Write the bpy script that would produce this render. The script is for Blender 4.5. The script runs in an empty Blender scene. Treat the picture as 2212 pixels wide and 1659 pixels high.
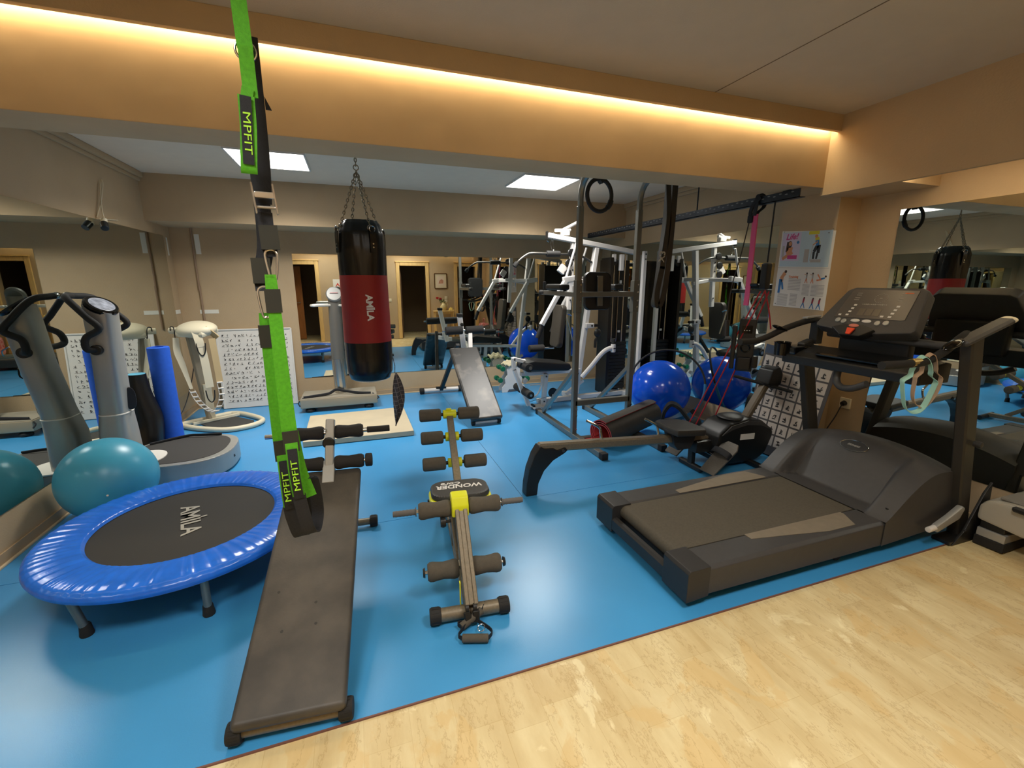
import bpy, bmesh, math, random
from math import sin, cos, pi, radians, atan2, sqrt
from mathutils import Matrix, Vector
random.seed(7)
SC = bpy.context.scene
COL = SC.collection
V3 = Vector

# ---------------------------------------------------------------- materials
def lin(c):
    return tuple(((v/255)/12.92 if v/255 <= .04045 else ((v/255+.055)/1.055)**2.4) for v in c)
MATS = {}
def mat(name, rgb, rough=.5, metal=0., noise=0., nscale=8., bump=0., bscale=60., coat=0., spec=.5, rgb2=None, stretch=None):
    if name in MATS: return MATS[name]
    m = bpy.data.materials.new(name); m.use_nodes = True
    nt = m.node_tree; b = nt.nodes['Principled BSDF']
    c = lin(rgb)
    b.inputs['Base Color'].default_value = (*c, 1)
    b.inputs['Roughness'].default_value = rough
    b.inputs['Metallic'].default_value = metal
    b.inputs['Specular IOR Level'].default_value = spec
    b.inputs['Coat Weight'].default_value = coat
    tc = nt.nodes.new('ShaderNodeTexCoord')
    src = tc.outputs['Object']
    if stretch:
        mp = nt.nodes.new('ShaderNodeMapping'); mp.inputs['Scale'].default_value = stretch
        nt.links.new(src, mp.inputs['Vector']); src = mp.outputs['Vector']
    n = nt.nodes.new('ShaderNodeTexNoise'); n.inputs['Scale'].default_value = nscale; n.inputs['Detail'].default_value = 5
    nt.links.new(src, n.inputs['Vector'])
    if noise or rgb2:
        r = nt.nodes.new('ShaderNodeValToRGB')
        r.color_ramp.elements[0].position = .33; r.color_ramp.elements[1].position = .68
        if rgb2: a, d = lin(rgb2), c
        else: a, d = tuple(v*(1-noise) for v in c), tuple(min(1, v*(1+noise)) for v in c)
        r.color_ramp.elements[0].color = (*a, 1); r.color_ramp.elements[1].color = (*d, 1)
        nt.links.new(n.outputs['Fac'], r.inputs['Fac']); nt.links.new(r.outputs['Color'], b.inputs['Base Color'])
    if bump:
        n2 = nt.nodes.new('ShaderNodeTexNoise'); n2.inputs['Scale'].default_value = bscale; n2.inputs['Detail'].default_value = 3
        nt.links.new(src, n2.inputs['Vector'])
        bp = nt.nodes.new('ShaderNodeBump'); bp.inputs['Strength'].default_value = bump; bp.inputs['Distance'].default_value = .01
        nt.links.new(n2.outputs['Fac'], bp.inputs['Height']); nt.links.new(bp.outputs['Normal'], b.inputs['Normal'])
    MATS[name] = m
    return m
def emit(name, rgb, strength):
    m = bpy.data.materials.new(name); m.use_nodes = True
    nt = m.node_tree; nt.nodes.clear()
    e = nt.nodes.new('ShaderNodeEmission'); o = nt.nodes.new('ShaderNodeOutputMaterial')
    e.inputs['Color'].default_value = (*lin(rgb), 1); e.inputs['Strength'].default_value = strength
    nt.links.new(e.outputs[0], o.inputs['Surface'])
    MATS[name] = m
    return m

M_wall = mat('wall_taupe_paint', (186,162,128), .75, noise=.04, nscale=3, bump=.12, bscale=90)
M_beam = mat('beam_plaster', (198,170,130), .7, noise=.07, nscale=2.5, bump=.35, bscale=5)
M_ceil = mat('ceiling_paint', (196,184,164), .8, noise=.02, bump=.06, bscale=120)
M_ceilr = mat('rear_ceiling_paint', (232,214,190), .8, noise=.02)
M_mirror = mat('mirror_silver', (214,218,212), .004, 1.0)
M_mat = mat('blue_vinyl_mat', (66,152,210), .30, noise=.05, nscale=1.6, bump=.03, bscale=240, spec=.55)
M_seam = mat('dark_seam', (38,40,44), .6)
M_skirt = mat('skirting_beige', (205,184,150), .5, noise=.08)
M_casing = mat('door_casing_wood', (222,186,124), .45, noise=.10, nscale=6, stretch=(8,8,1))
M_brown = mat('brown_door_wood', (92,66,44), .45, noise=.12, nscale=5, stretch=(8,8,1))
M_orange = mat('orange_door_wood', (158,98,44), .45, noise=.12, nscale=5, stretch=(8,8,1))
M_white = mat('white_powder_coat', (222,218,214), .38, noise=.02, spec=.5)
M_offwhite = mat('cream_plastic', (226,216,188), .45)
M_black = mat('black_plastic', (24,24,24), .42)
M_gloss = mat('gloss_black_plastic', (12,12,12), .12)
M_rubber = mat('black_rubber', (30,29,28), .75, bump=.1, bscale=200)
M_foam = mat('black_foam', (34,32,31), .85, bump=.2, bscale=350)
M_gfoam = mat('grey_brown_foam', (86,80,70), .9, noise=.06, nscale=60, bump=.2, bscale=350)
M_vinyl = mat('black_vinyl_upholstery', (30,30,30), .42, noise=.12, nscale=10, bump=.05, bscale=150)
M_steel = mat('grey_steel_paint', (132,132,126), .34, .65, noise=.05, nscale=20)
M_hammer = mat('hammered_grey_tube', (126,116,98), .45, .35, noise=.12, nscale=90)
M_chrome = mat('chrome', (200,200,198), .18, 1.0)
M_silver = mat('silver_plastic', (168,168,164), .35, .35, noise=.03)
M_char = mat('charcoal_plastic', (62,61,61), .5, noise=.05, nscale=30, bump=.05, bscale=400)
M_char2 = mat('dark_charcoal_plastic', (42,41,41), .5, noise=.05, nscale=30)
M_paper = mat('paper_white', (226,222,214), .6)
M_ink = mat('ink_dark', (52,50,52), .7)
M_tape = mat('white_tape', (228,226,214), .6)
M_yellow = mat('neon_yellow_plastic', (222,226,28), .4)
M_lime = mat('lime_green_webbing', (80,168,20), .7, noise=.12, nscale=120, bump=.15, bscale=500)
M_limetxt = mat('lime_lettering', (176,240,60), .6)
M_web = mat('black_webbing', (26,28,34), .75, noise=.15, nscale=150, bump=.2, bscale=500)
M_wtxt = mat('white_lettering', (232,230,226), .55)

# ---------------------------------------------------------------- mesh builder
class MB:
    def __init__(s, T=None):
        s.V = []; s.F = []; s.I = []; s.T = T or Matrix.Identity(4)
    def add(s, vs, fs, mi=0, T=None):
        o = len(s.V); X = s.T @ T if T is not None else s.T
        s.V += [X @ V3(v) for v in vs]; s.F += [tuple(i+o for i in f) for f in fs]; s.I += [mi]*len(fs)
        return s
    def bm(s, b, mi=0, T=None):
        b.verts.ensure_lookup_table()
        for i, v in enumerate(b.verts): v.index = i
        s.add([v.co.copy() for v in b.verts], [[v.index for v in f.verts] for f in b.faces], mi, T); b.free(); return s
    def box(s, c, d, bev=0., rot=None, mi=0, seg=2, T=None):
        b = bmesh.new(); bmesh.ops.create_cube(b, size=1)
        bmesh.ops.scale(b, vec=d, verts=b.verts)
        if bev > 0:
            bmesh.ops.bevel(b, geom=b.edges[:], offset=min(bev, min(d)*.49), segments=seg, profile=.5, affect='EDGES')
        R = Matrix.Translation(c)
        if rot is not None: R = R @ (rot.to_4x4() if isinstance(rot, Matrix) else Matrix.Rotation(rot[2],4,'Z') @ Matrix.Rotation(rot[1],4,'Y') @ Matrix.Rotation(rot[0],4,'X'))
        return s.bm(b, mi, (T @ R) if T is not None else R)
    def box2(s, lo, hi, bev=0., mi=0, seg=2):
        return s.box([(a+b)/2 for a, b in zip(lo, hi)], [abs(b-a) for a, b in zip(lo, hi)], bev, None, mi, seg)
    def frame(s, p0, p1, up=(0,0,1)):
        p0, p1 = V3(p0), V3(p1); z = (p1-p0).normalized(); u = V3(up)
        if abs(z.dot(u.normalized())) > .995: u = V3((0,1,0)) if abs(z.y) < .9 else V3((1,0,0))
        x = u.cross(z).normalized(); y = z.cross(x)
        return Matrix(((x.x,y.x,z.x,p0.x),(x.y,y.y,z.y,p0.y),(x.z,y.z,z.z,p0.z),(0,0,0,1))), (p1-p0).length
    def beam(s, p0, p1, w, h, up=(0,0,1), bev=.003, mi=0):
        R, L = s.frame(p0, p1, up)
        return s.box((0,0,L/2), (w,h,L), bev, None, mi, 1, T=R)
    def cyl(s, p0, p1, r, r1=None, seg=20, bev=0., mi=0):
        R, L = s.frame(p0, p1); r1 = r if r1 is None else r1
        if bev > 0:
            pr = [(0,0),(r-bev,0),(r-bev*.3,bev*.3),(r,bev),(r1,L-bev),(r1-bev*.3,L-bev*.3),(r1-bev,L),(0,L)]
        else: pr = [(0,0),(r,0),(r1,L),(0,L)]
        return s.lathe(pr, R, seg, mi)
    def lathe(s, pr, R=None, seg=24, mi=0):
        R = R if R is not None else Matrix.Identity(4)
        vs = []; idx = []
        for (r, z) in pr:
            if r < 1e-6: idx.append([len(vs)]*seg); vs.append((0,0,z))
            else:
                idx.append(list(range(len(vs), len(vs)+seg)))
                vs += [(r*cos(2*pi*k/seg), r*sin(2*pi*k/seg), z) for k in range(seg)]
        fs = []
        for a, b in zip(idx[:-1], idx[1:]):
            for k in range(seg):
                q = [a[k], a[(k+1) % seg], b[(k+1) % seg], b[k]]
                q = [x for i, x in enumerate(q) if x not in q[:i]]
                if len(q) > 2: fs.append(q)
        return s.add(vs, fs, mi, R)
    def tube(s, pts, r, seg=10, closed=False, smooth=0, mi=0, rs=None, flat=1.):
        P = [V3(p) for p in pts]
        if smooth: P, rs = spline(P, smooth, closed, rs)
        n = len(P); vs = []; fs = []; pu = None
        for i in range(n):
            a = P[(i-1) % n] if (closed or i > 0) else P[0]
            b = P[(i+1) % n] if (closed or i < n-1) else P[-1]
            t = (b-a).normalized()
            if pu is None:
                pu = V3((0,0,1)) if abs(t.z) < .9 else V3((0,1,0))
            x = (pu - t*pu.dot(t)).normalized(); y = t.cross(x); pu = x
            rr = rs[i] if rs else r
            vs += [P[i] + x*(rr*cos(2*pi*k/seg)) + y*(rr*flat*sin(2*pi*k/seg)) for k in range(seg)]
        for i in range(n if closed else n-1):
            for k in range(seg):
                a, b = i*seg, ((i+1) % n)*seg
                fs.append((a+k, a+(k+1) % seg, b+(k+1) % seg, b+k))
        if not closed:
            fs.append(tuple(range(seg))); fs.append(tuple(range((n-1)*seg, n*seg)))
        return s.add(vs, fs, mi)
    def prism(s, poly, O, U, W, depth, bev=0., mi=0):
        """polygon in the plane (O,U,W) pushed by depth along U x W"""
        U, W = V3(U).normalized(), V3(W).normalized(); N = U.cross(W)
        b = bmesh.new(); vs = [b.verts.new(V3(O)+U*p[0]+W*p[1]) for p in poly]
        f = b.faces.new(vs)
        r = bmesh.ops.extrude_face_region(b, geom=[f])
        bmesh.ops.translate(b, vec=N*depth, verts=[v for v in r['geom'] if isinstance(v, bmesh.types.BMVert)])
        if bev > 0:
            bmesh.ops.recalc_face_normals(b, faces=b.faces)
            bmesh.ops.bevel(b, geom=b.edges[:], offset=bev, segments=2, profile=.5, affect='EDGES')
        return s.bm(b, mi)
    def ball(s, c, r, seg=32, rings=20, mi=0, R=None):
        r = (r,r,r) if not hasattr(r, '__len__') else r
        b = bmesh.new(); bmesh.ops.create_uvsphere(b, u_segments=seg, v_segments=rings, radius=1)
        X = Matrix.Translation(c) @ (R.to_4x4() if R is not None else Matrix.Identity(4)) @ Matrix.Diagonal((*r,1))
        return s.bm(b, mi, X)
    def ribbon(s, pts, wdir, w, t, smooth=0, mi=0, ws=None):
        """strap along pts, width along wdir (vector or list), thickness t"""
        P = [V3(p) for p in pts]
        if smooth: P, ws = spline(P, smooth, False, ws)
        n = len(P); vs = []; fs = []
        for i in range(n):
            a, b = P[max(i-1,0)], P[min(i+1,n-1)]; tg = (b-a).normalized()
            wd = V3(wdir) if not isinstance(wdir, list) else V3(wdir[min(int(i*len(wdir)/n), len(wdir)-1)])
            wd = (wd - tg*wd.dot(tg)).normalized(); nn = tg.cross(wd); ww = (ws[i] if ws else w)/2
            vs += [P[i]-wd*ww-nn*t/2, P[i]+wd*ww-nn*t/2, P[i]+wd*ww+nn*t/2, P[i]-wd*ww+nn*t/2]
        for i in range(n-1):
            for k in range(4): fs.append((4*i+k, 4*i+(k+1) % 4, 4*i+4+(k+1) % 4, 4*i+4+k))
        fs += [(0,1,2,3), tuple(range(4*n-4, 4*n))]
        return s.add(vs, fs, mi)
    def sheet(s, fn, nu, nv, t=0., mi=0):
        """fn(u,v)->(point, normal) ; optional thickness"""
        vs = []; fs = []
        for k in range(2 if t else 1):
            for i in range(nu+1):
                for j in range(nv+1):
                    p, n = fn(i/nu, j/nv); vs.append(V3(p) - V3(n)*(t*k))
        W = nv+1; N = (nu+1)*W
        for k in range(2 if t else 1):
            for i in range(nu):
                for j in range(nv):
                    q = (i*W+j+N*k, (i+1)*W+j+N*k, (i+1)*W+j+1+N*k, i*W+j+1+N*k); fs.append(q)
        if t:
            rim = [i*W for i in range(nu+1)] + [nu*W+j for j in range(1,nv+1)] + [i*W+nv for i in range(nu-1,-1,-1)] + [j for j in range(nv-1,0,-1)]
            for a, b in zip(rim, rim[1:]+rim[:1]): fs.append((a, b, b+N, a+N))
        return s.add(vs, fs, mi)
    def text(s, body, size, O, U, W, ex=.001, mi=0, shear=0., bold=0., align='CENTER', sx=1., space=1.):
        cu = bpy.data.curves.new('lettering', 'FONT'); cu.body = body; cu.size = size; cu.extrude = ex
        cu.align_x = align; cu.align_y = 'CENTER'; cu.shear = shear; cu.offset = bold; cu.resolution_u = 3; cu.space_character = space
        ob = bpy.data.objects.new('lettering', cu); COL.objects.link(ob)
        dg = bpy.context.evaluated_depsgraph_get(); me = bpy.data.meshes.new_from_object(ob.evaluated_get(dg))
        U, W = V3(U).normalized(), V3(W).normalized(); N = U.cross(W); O = V3(O)
        vs = [O + U*v.co.x*sx + W*v.co.y + N*v.co.z for v in me.vertices]; fs = [tuple(p.vertices) for p in me.polygons]
        bpy.data.objects.remove(ob); bpy.data.curves.remove(cu); bpy.data.meshes.remove(me)
        return s.add(vs, fs, mi)
    def build(s, name, mats, parent=None, ang=35, **kw):
        mats = mats if isinstance(mats, (list, tuple)) else [mats]
        me = bpy.data.meshes.new(name)
        if parent is not None: X = WM[parent.name].inverted(); org = None
        else:
            xs, ys, zs = [v.x for v in s.V], [v.y for v in s.V], [v.z for v in s.V]
            org = V3(((min(xs)+max(xs))/2, (min(ys)+max(ys))/2, min(zs))); X = Matrix.Translation(-org)
        me.from_pydata([X @ v for v in s.V], [], s.F)
        for m in mats: me.materials.append(m)
        me.polygons.foreach_set('material_index', s.I)
        b = bmesh.new(); b.from_mesh(me); bmesh.ops.recalc_face_normals(b, faces=b.faces); b.to_mesh(me); b.free()
        me.polygons.foreach_set('use_smooth', [True]*len(me.polygons))
        me.set_sharp_from_angle(angle=radians(ang))
        o = bpy.data.objects.new(name, me); COL.objects.link(o)
        if parent is not None:
            o.parent = parent; WM[o.name] = WM[parent.name]
        else:
            o.location = org; WM[o.name] = Matrix.Translation(org)
        wn_ = o.modifiers.new('weighted_normals', 'WEIGHTED_NORMAL'); wn_.keep_sharp = True; wn_.weight = 50
        for k, v in kw.items(): o[k] = v
        return o
WM = {}
def spline(P, n, closed=False, rs=None):
    out = []; ro = [] if rs else None; N = len(P)
    for i in range(N if closed else N-1):
        if closed: a, b, c, d = P[(i-1) % N], P[i], P[(i+1) % N], P[(i+2) % N]
        else: b, c = P[i], P[i+1]; a = P[i-1] if i > 0 else b*2-c; d = P[i+2] if i+2 < N else c*2-b
        for k in range(n):
            t = k/n
            out.append(.5*((2*b)+(c-a)*t+(2*a-5*b+4*c-d)*t*t+(3*b-a-3*c+d)*t**3))
            if rs: ro.append(rs[i]*(1-t)+rs[(i+1) % N]*t)
    if not closed:
        out.append(P[-1])
        if rs: ro.append(rs[-1])
    return out, ro
def thing(name, label, cat, loc, rz=0., group=None):
    o = bpy.data.objects.new(name, None); COL.objects.link(o); o.empty_display_size = .1
    o.location = loc; o.rotation_euler = (0,0,rz); o['label'] = label; o['category'] = cat
    if group: o['group'] = group
    WM[o.name] = Matrix.Translation(loc) @ Matrix.Rotation(rz, 4, 'Z')
    return o
def solo(mb, name, mats, label, cat, group=None, ang=35):
    o = mb.build(name, mats, None, ang); o['label'] = label; o['category'] = cat
    if group: o['group'] = group
    return o
def struct(mb, name, mats): return mb.build(name, mats, None, kind='structure')
def copy_thing(src, loc, rz, label=None):
    r = src.copy(); COL.objects.link(r); r.location = loc; r.rotation_euler = (0,0,rz)
    if label: r['label'] = label
    for ch in list(src.children):
        c = ch.copy(); COL.objects.link(c); c.parent = r
        for g in list(ch.children):
            d = g.copy(); COL.objects.link(d); d.parent = c
    return r
def circ(c, r, u, w, n, a0=0., a1=2*pi):
    c, u, w = V3(c), V3(u).normalized(), V3(w).normalized()
    return [c + u*(r*cos(a0+(a1-a0)*k/n)) + w*(r*sin(a0+(a1-a0)*k/n)) for k in range(n)]

# ---------------------------------------------------------------- camera
cam = bpy.data.cameras.new('camera'); co = bpy.data.objects.new('camera', cam); COL.objects.link(co)
cam.sensor_width = 36; cam.lens = 957*36/2212; cam.clip_start = .02
PITCH = math.atan(217/957)
co.location = (0,0,1.5); co.rotation_euler = (pi/2-PITCH, 0, -radians(19.2))
SC.camera = co

# ---------------------------------------------------------------- the room
XL, XR, YB, YD, ZC, ZR = -1.92, 3.62, 6.2, -.3, 2.615, 2.56
def floor_mat():
    m = bpy.data.materials.new('beige_marble_tiles'); m.use_nodes = True; nt = m.node_tree; b = nt.nodes['Principled BSDF']
    N = nt.nodes.new; L = nt.links.new
    def ramp(src, stops):
        r = N('ShaderNodeValToRGB'); L(src, r.inputs['Fac']); e = r.color_ramp.elements
        while len(e) < len(stops): e.new(.5)
        for q, (p, c) in zip(e, stops): q.position = p; q.color = (*(lin(c) if isinstance(c, tuple) else (c,c,c)), 1)
        return r.outputs['Color']
    def mixc(f, a, b_):
        x = N('ShaderNodeMix'); x.data_type = 'RGBA'
        for i, v in ((0,f),(6,a),(7,b_)):
            if hasattr(v, 'is_linked') or hasattr(v, 'links'): L(v, x.inputs[i])
            else: x.inputs[i].default_value = v
        return x.outputs[2]
    tc = N('ShaderNodeTexCoord'); mp = N('ShaderNodeMapping'); L(tc.outputs['Object'], mp.inputs['Vector']); mp.inputs['Rotation'].default_value = (0,0,pi/2)
    wn = N('ShaderNodeTexNoise'); wn.inputs['Scale'].default_value = 5; L(tc.outputs['Object'], wn.inputs['Vector'])
    br = N('ShaderNodeTexBrick'); L(mp.outputs[0], br.inputs['Vector'])
    br.inputs['Scale'].default_value = 1; br.inputs['Brick Width'].default_value = .32; br.inputs['Row Height'].default_value = .155
    br.inputs['Mortar Size'].default_value = .0011; br.inputs['Mortar Smooth'].default_value = .5; br.inputs['Bias'].default_value = .0; br.offset = .37; br.squash = .7; br.squash_frequency = 3
    br.inputs['Color1'].default_value = (*lin((226,208,160)),1); br.inputs['Color2'].default_value = (*lin((208,184,134)),1); br.inputs['Mortar'].default_value = (*lin((196,168,116)),1)
    st = N('ShaderNodeMapping'); L(tc.outputs['Object'], st.inputs['Vector']); st.inputs['Scale'].default_value = (5,1.3,1)
    n1 = N('ShaderNodeTexNoise'); n1.inputs['Scale'].default_value = 2.0; n1.inputs['Detail'].default_value = 8; n1.inputs['Roughness'].default_value = .6; L(st.outputs[0], n1.inputs['Vector'])
    c1 = mixc(.45, br.outputs['Color'], ramp(n1.outputs['Fac'], [(.36,(198,172,120)),(.5,(218,198,148)),(.64,(236,222,176))]))
    # flat paler and browner worn patches
    n2 = N('ShaderNodeTexNoise'); n2.inputs['Scale'].default_value = 2.6; n2.inputs['Detail'].default_value = 6; n2.inputs['Roughness'].default_value = .55; n2.inputs['Distortion'].default_value = .6
    mp2 = N('ShaderNodeMapping'); L(tc.outputs['Object'], mp2.inputs['Vector']); mp2.inputs['Scale'].default_value = (1.6,1,1); L(mp2.outputs[0], n2.inputs['Vector'])
    c2 = mixc(ramp(n2.outputs['Fac'], [(.57,0.),(.60,.55)]), c1, (*lin((216,184,124)),1))
    c3 = mixc(ramp(n2.outputs['Fac'], [(.36,.6),(.39,0.)]), c2, (*lin((244,232,188)),1))
    # hairline cracks along the stone
    st3 = N('ShaderNodeMapping'); L(tc.outputs['Object'], st3.inputs['Vector']); st3.inputs['Scale'].default_value = (3.2,1.2,1)
    n3 = N('ShaderNodeTexNoise'); n3.inputs['Scale'].default_value = 3.0; n3.inputs['Detail'].default_value = 9; n3.inputs['Roughness'].default_value = .68; L(st3.outputs[0], n3.inputs['Vector'])
    c4 = mixc(ramp(n3.outputs['Fac'], [(.488,0.),(.4965,.38),(.5035,.38),(.512,0.)]), c3, (*lin((170,134,84)),1))
    L(c4, b.inputs['Base Color']); b.inputs['Roughness'].default_value = .34; b.inputs['Specular IOR Level'].default_value = .35
    return m
struct(MB().box2((XL-.1,-2.2,-.1),(XR+.1,YB+.1,-.006)), 'floor', floor_mat())
# blue vinyl mats laid on the tiles, with a thin brown edge strip
G = .0018
mm = MB()
mm.box2((XL,1.372,-.006),(XR,2.72-G,0), .001)
mm.box2((XL,2.72+G,-.006),(1.038-G,YB,0), .001)
mm.box2((1.038+G,2.72+G,-.006),(XR,YB,0), .001)
mm.box2((XL,1.366,-.006),(XR,1.372,.0005), 0, 1)
struct(mm, 'floor_covering', [M_mat, mat('brown_edge', (120,80,70), .6)])

# walls
w = MB()
w.box2((XL-.12,YD-.1,0),(XL,YB+.1,ZC+.1)); struct(w, 'wall_left', M_wall)
struct(MB().box2((XL-.12,YB,0),(XR+.12,YB+.12,ZC+.1)), 'wall_back', M_wall)
struct(MB().box2((XR,YD-.1,0),(XR+.12,YB,ZC+.1)), 'wall_right', M_wall)
# wall behind the camera with its three door openings
DO = [(-1.75,-.92),(1.19,1.885),(2.78,3.3)]; DH = 1.97
w = MB(); x = XL
for a, b in DO:
    w.box2((x,YD-.14,0),(a,YD,ZC)); w.box2((a,YD-.14,DH),(b,YD,ZC)); x = b
w.box2((x,YD-.14,0),(XR,YD,ZC)); struct(w, 'wall_front', M_wall)
# dark rooms behind the openings
w = MB()
w.box2((XL-.1,-2.2,0),(XR+.1,-2.1,ZC)); w.box2((XL-.1,-2.1,0),(XL,-.44,ZC)); w.box2((XR,-2.1,0),(XR+.1,-.44,ZC))
w.box2((.3,-2.1,0),(.4,-.44,ZC)); w.box2((2.4,-2.1,0),(2.5,-.44,ZC)); w.box2((XL,-2.1,2.3),(XR,-.44,2.36))
struct(w, 'wall_corridor', mat('corridor_wall', (120,104,86), .8))
for i, (a, b) in enumerate(DO):
    c = MB(); cw = .095
    c.box2((a-cw,YD-.14,0),(a,YD+.03,DH+cw), .012); c.box2((b,YD-.14,0),(b+cw,YD+.03,DH+cw), .012)
    c.box2((a,YD-.14,DH),(b,YD+.03,DH+cw), .012)
    c.box2((a-cw-.015,YD-.02,DH+cw),(b+cw+.015,YD+.045,DH+cw+.025), .006)
    d = struct(c, 'door_%d' % (i+1), M_casing)
    leaf = MB()
    if i == 0: leaf.box2((-1.75,YD-.75,.01),(-1.33,YD-.71,DH-.02), .004); lm = M_orange
    elif i == 1: leaf.box2((1.2,YD-.85,.01),(1.24,YD-.16,DH-.02), .004); lm = M_brown
    else: leaf.box2((2.79,YD-.72,.01),(2.83,YD-.16,DH-.02), .004); lm = M_brown
    lf = leaf.build('door_leaf', lm, d)
    hd = MB()
    if i == 0: hd.cyl((-1.40,YD-.71,1.0),(-1.40,YD-.66,1.0),.012); hd.cyl((-1.40,YD-.665,1.0),(-1.5,YD-.665,1.0),.01)
    else:
        xx = 1.24 if i == 1 else 2.83
        hd.cyl((xx,YD-.75 if i==1 else YD-.65,1.0),(xx+.05,YD-.75 if i==1 else YD-.65,1.0),.012); hd.cyl((xx+.045,YD-.75 if i==1 else YD-.65,1.0),(xx+.045,YD-.63 if i==1 else YD-.53,1.0),.01)
    hd.build('door_handle', M_chrome, lf)

# ceilings
struct(MB().box2((XL,YD,ZC),(XR,2.75,ZC+.1)), 'ceiling', M_ceil)
cr = MB().box2((XL,2.75,ZR),(XR,YB,ZR+.15)); struct(cr, 'ceiling_rear', M_ceilr)
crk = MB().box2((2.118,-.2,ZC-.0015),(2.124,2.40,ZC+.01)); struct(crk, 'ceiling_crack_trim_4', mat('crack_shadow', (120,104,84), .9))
# the cross beam with its light fascia
struct(MB().box2((XL,2.475,2.165),(XR,2.75,ZC), .004), 'beam_cross', M_beam)
struct(MB().box2((XL,2.40,2.512),(3.216,2.43,ZC), .003), 'trim_1', M_wall)
# right bulkhead: solid box near the column, open light slot towards the viewer
bk = MB().box2((3.216,1.995,2.115),(XR,2.495,ZC)).box2((3.216,YD,2.115),(3.25,1.995,ZC))
struct(bk, 'beam_right', M_wall)
struct(MB().box2((3.40,2.47,0),(XR,2.95,2.2)), 'column_right', M_wall)
struct(MB().box2((XL,5.60,2.115),(XR,YB,ZR)), 'beam_back', M_wall)
# small crown mouldings in the rear bay
cm = MB()
cm.box2((XL,2.75,ZR-.05),(XL+.05,5.6,ZR), .008).box2((XL,2.75,ZR-.085),(XL+.022,5.6,ZR-.05), .006)
cm.box2((XR-.05,2.75,ZR-.05),(XR,5.6,ZR), .008).box2((XR-.022,2.75,ZR-.085),(XR,5.6,ZR-.05), .006)
struct(cm, 'trim_2', M_wall)
# cove over the wall behind the viewer
struct(MB().box2((XL,YD+.16,2.34),(3.216,YD+.19,ZC)), 'trim_3', M_wall)
# skirtings
sk = .07
def skirt(name, lo, hi, axis):
    m = MB().box2(lo, hi, .004)
    l2, h2 = list(lo), list(hi); h2[2] = .014
    if axis == 'x+': h2[0] += .012
    elif axis == 'x-': l2[0] -= .012
    elif axis == 'y-': l2[1] -= .012
    else: h2[1] += .012
    m.box2(l2, h2, .004, 1); struct(m, name, [mat('skirting_tan', (176,150,116), .55), M_skirt])
skirt('baseboard_left', (XL,YD,0),(XL+.012,YB,sk),'x+')
skirt('baseboard_back', (XL,YB-.012,0),(XR,YB,sk),'y-')
skirt('baseboard_right', (XR-.012,YD,0),(XR,2.47,sk),'x-')
skirt('baseboard_right_rear', (XR-.012,2.95,0),(XR,YB,sk),'x-')

# wall mirrors: real silvered glass sheets
def mirror(lo, hi, name, label):
    o = MB().box2(lo, hi); solo(o, name, M_mirror, label, 'mirror')
mirror((-.69,YB-.006,.305),(3.35,YB,1.855), 'wall_mirror', 'wide wall mirror on the far wall behind the punching bag')
mirror((XL,.4,.265),(XL+.006,6.0,2.005), 'wall_mirror', 'tall wall mirror beside the teal ball and vibration plate')
mirror((XR-.006,2.96,.222),(XR,5.95,2.005), 'wall_mirror', 'wall mirror behind the blue ball, reflecting the white multi-gym')
mirror((XR-.006,.25,.285),(XR,2.19,2.0), 'wall_mirror', 'wall mirror right beside the treadmill, reflecting its console')

# ---------------------------------------------------------------- lamps
E_panel = emit('panel_light', (255,252,246), 3.0)
E_strip = emit('warm_led_strip', (255,230,184), 15.0)
E_cove = emit('soft_cove_strip', (255,230,184), 11.0)
E_slot = emit('slot_strip', (255,234,196), 24.0)
def panel(c, s, z, label, grp='square LED ceiling panels', st=E_panel, pw=23):
    t = thing('ceiling_light', label, 'ceiling light', (c[0],c[1],z-.02), 0, grp)
    f = MB(); h = s/2; e = .012
    for dx, dy, sx, sy in ((0,h-e/2,s,e),(0,-h+e/2,s,e),(h-e/2,0,e,s-2*e),(-h+e/2,0,e,s-2*e)):
        f.box((c[0]+dx,c[1]+dy,z-.009),(sx,sy,.018),.001)
    f.build('frame', M_white, t)
    MB().box((c[0],c[1],z-.009),(s-2*e,s-2*e,.012)).build('diffuser', st, t)
    la = bpy.data.lights.new('panel_lamp', 'AREA'); la.shape = 'SQUARE'; la.size = s-2*e; la.energy = pw; la.color = (1,.965,.90); la.spread = radians(140)
    lo = bpy.data.objects.new('panel_lamp', la); COL.objects.link(lo); lo.location = (c[0],c[1],z-.0165)
panel((-.61,4.655),.60,ZR,'lit square ceiling panel above and left of the punching bag')
panel((1.97,4.70),.62,ZR,'lit square ceiling panel above the white multi-gym')
panel((-.7,.45),.60,ZC,'lit square ceiling panel over the near tiles, left one', pw=12)
panel((1.3,.45),.60,ZC,'lit square ceiling panel over the near tiles, right one', pw=13)
def strip(lo, hi, label):
    t = thing('led_strip', label, 'light strip', [(a+b)/2 for a, b in zip(lo, hi)], 0)
    ch = MB().box2((lo[0],lo[1],lo[2]),(hi[0],hi[1],hi[2])); ch.build('channel', M_white, t)
    if label.startswith('warm LED strip hidden in the cross'): e = MB().box2((lo[0]+.01,lo[1]+.004,lo[2]-.003),(hi[0]-.01,hi[1]-.004,lo[2]))
    else: e = MB().box2((lo[0]+.003,lo[1]+.003,lo[2]-.003),(hi[0]-.003,hi[1]-.003,lo[2]))
    e.build('diffuser', E_cove if 'doors' in label else E_slot if 'slot' in label else E_strip, t)
strip((XL+.02,2.430,2.545),(3.21,2.475,2.56),'warm LED strip hidden in the cross beam cove')
strip((3.25,YD+.25,2.20),(3.275,1.97,2.215),'warm LED strip in the slot behind the right bulkhead')
strip((XL+.05,YD+.12,2.42),(3.2,YD+.16,2.435),'warm LED strip in the cove over the doors')

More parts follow.
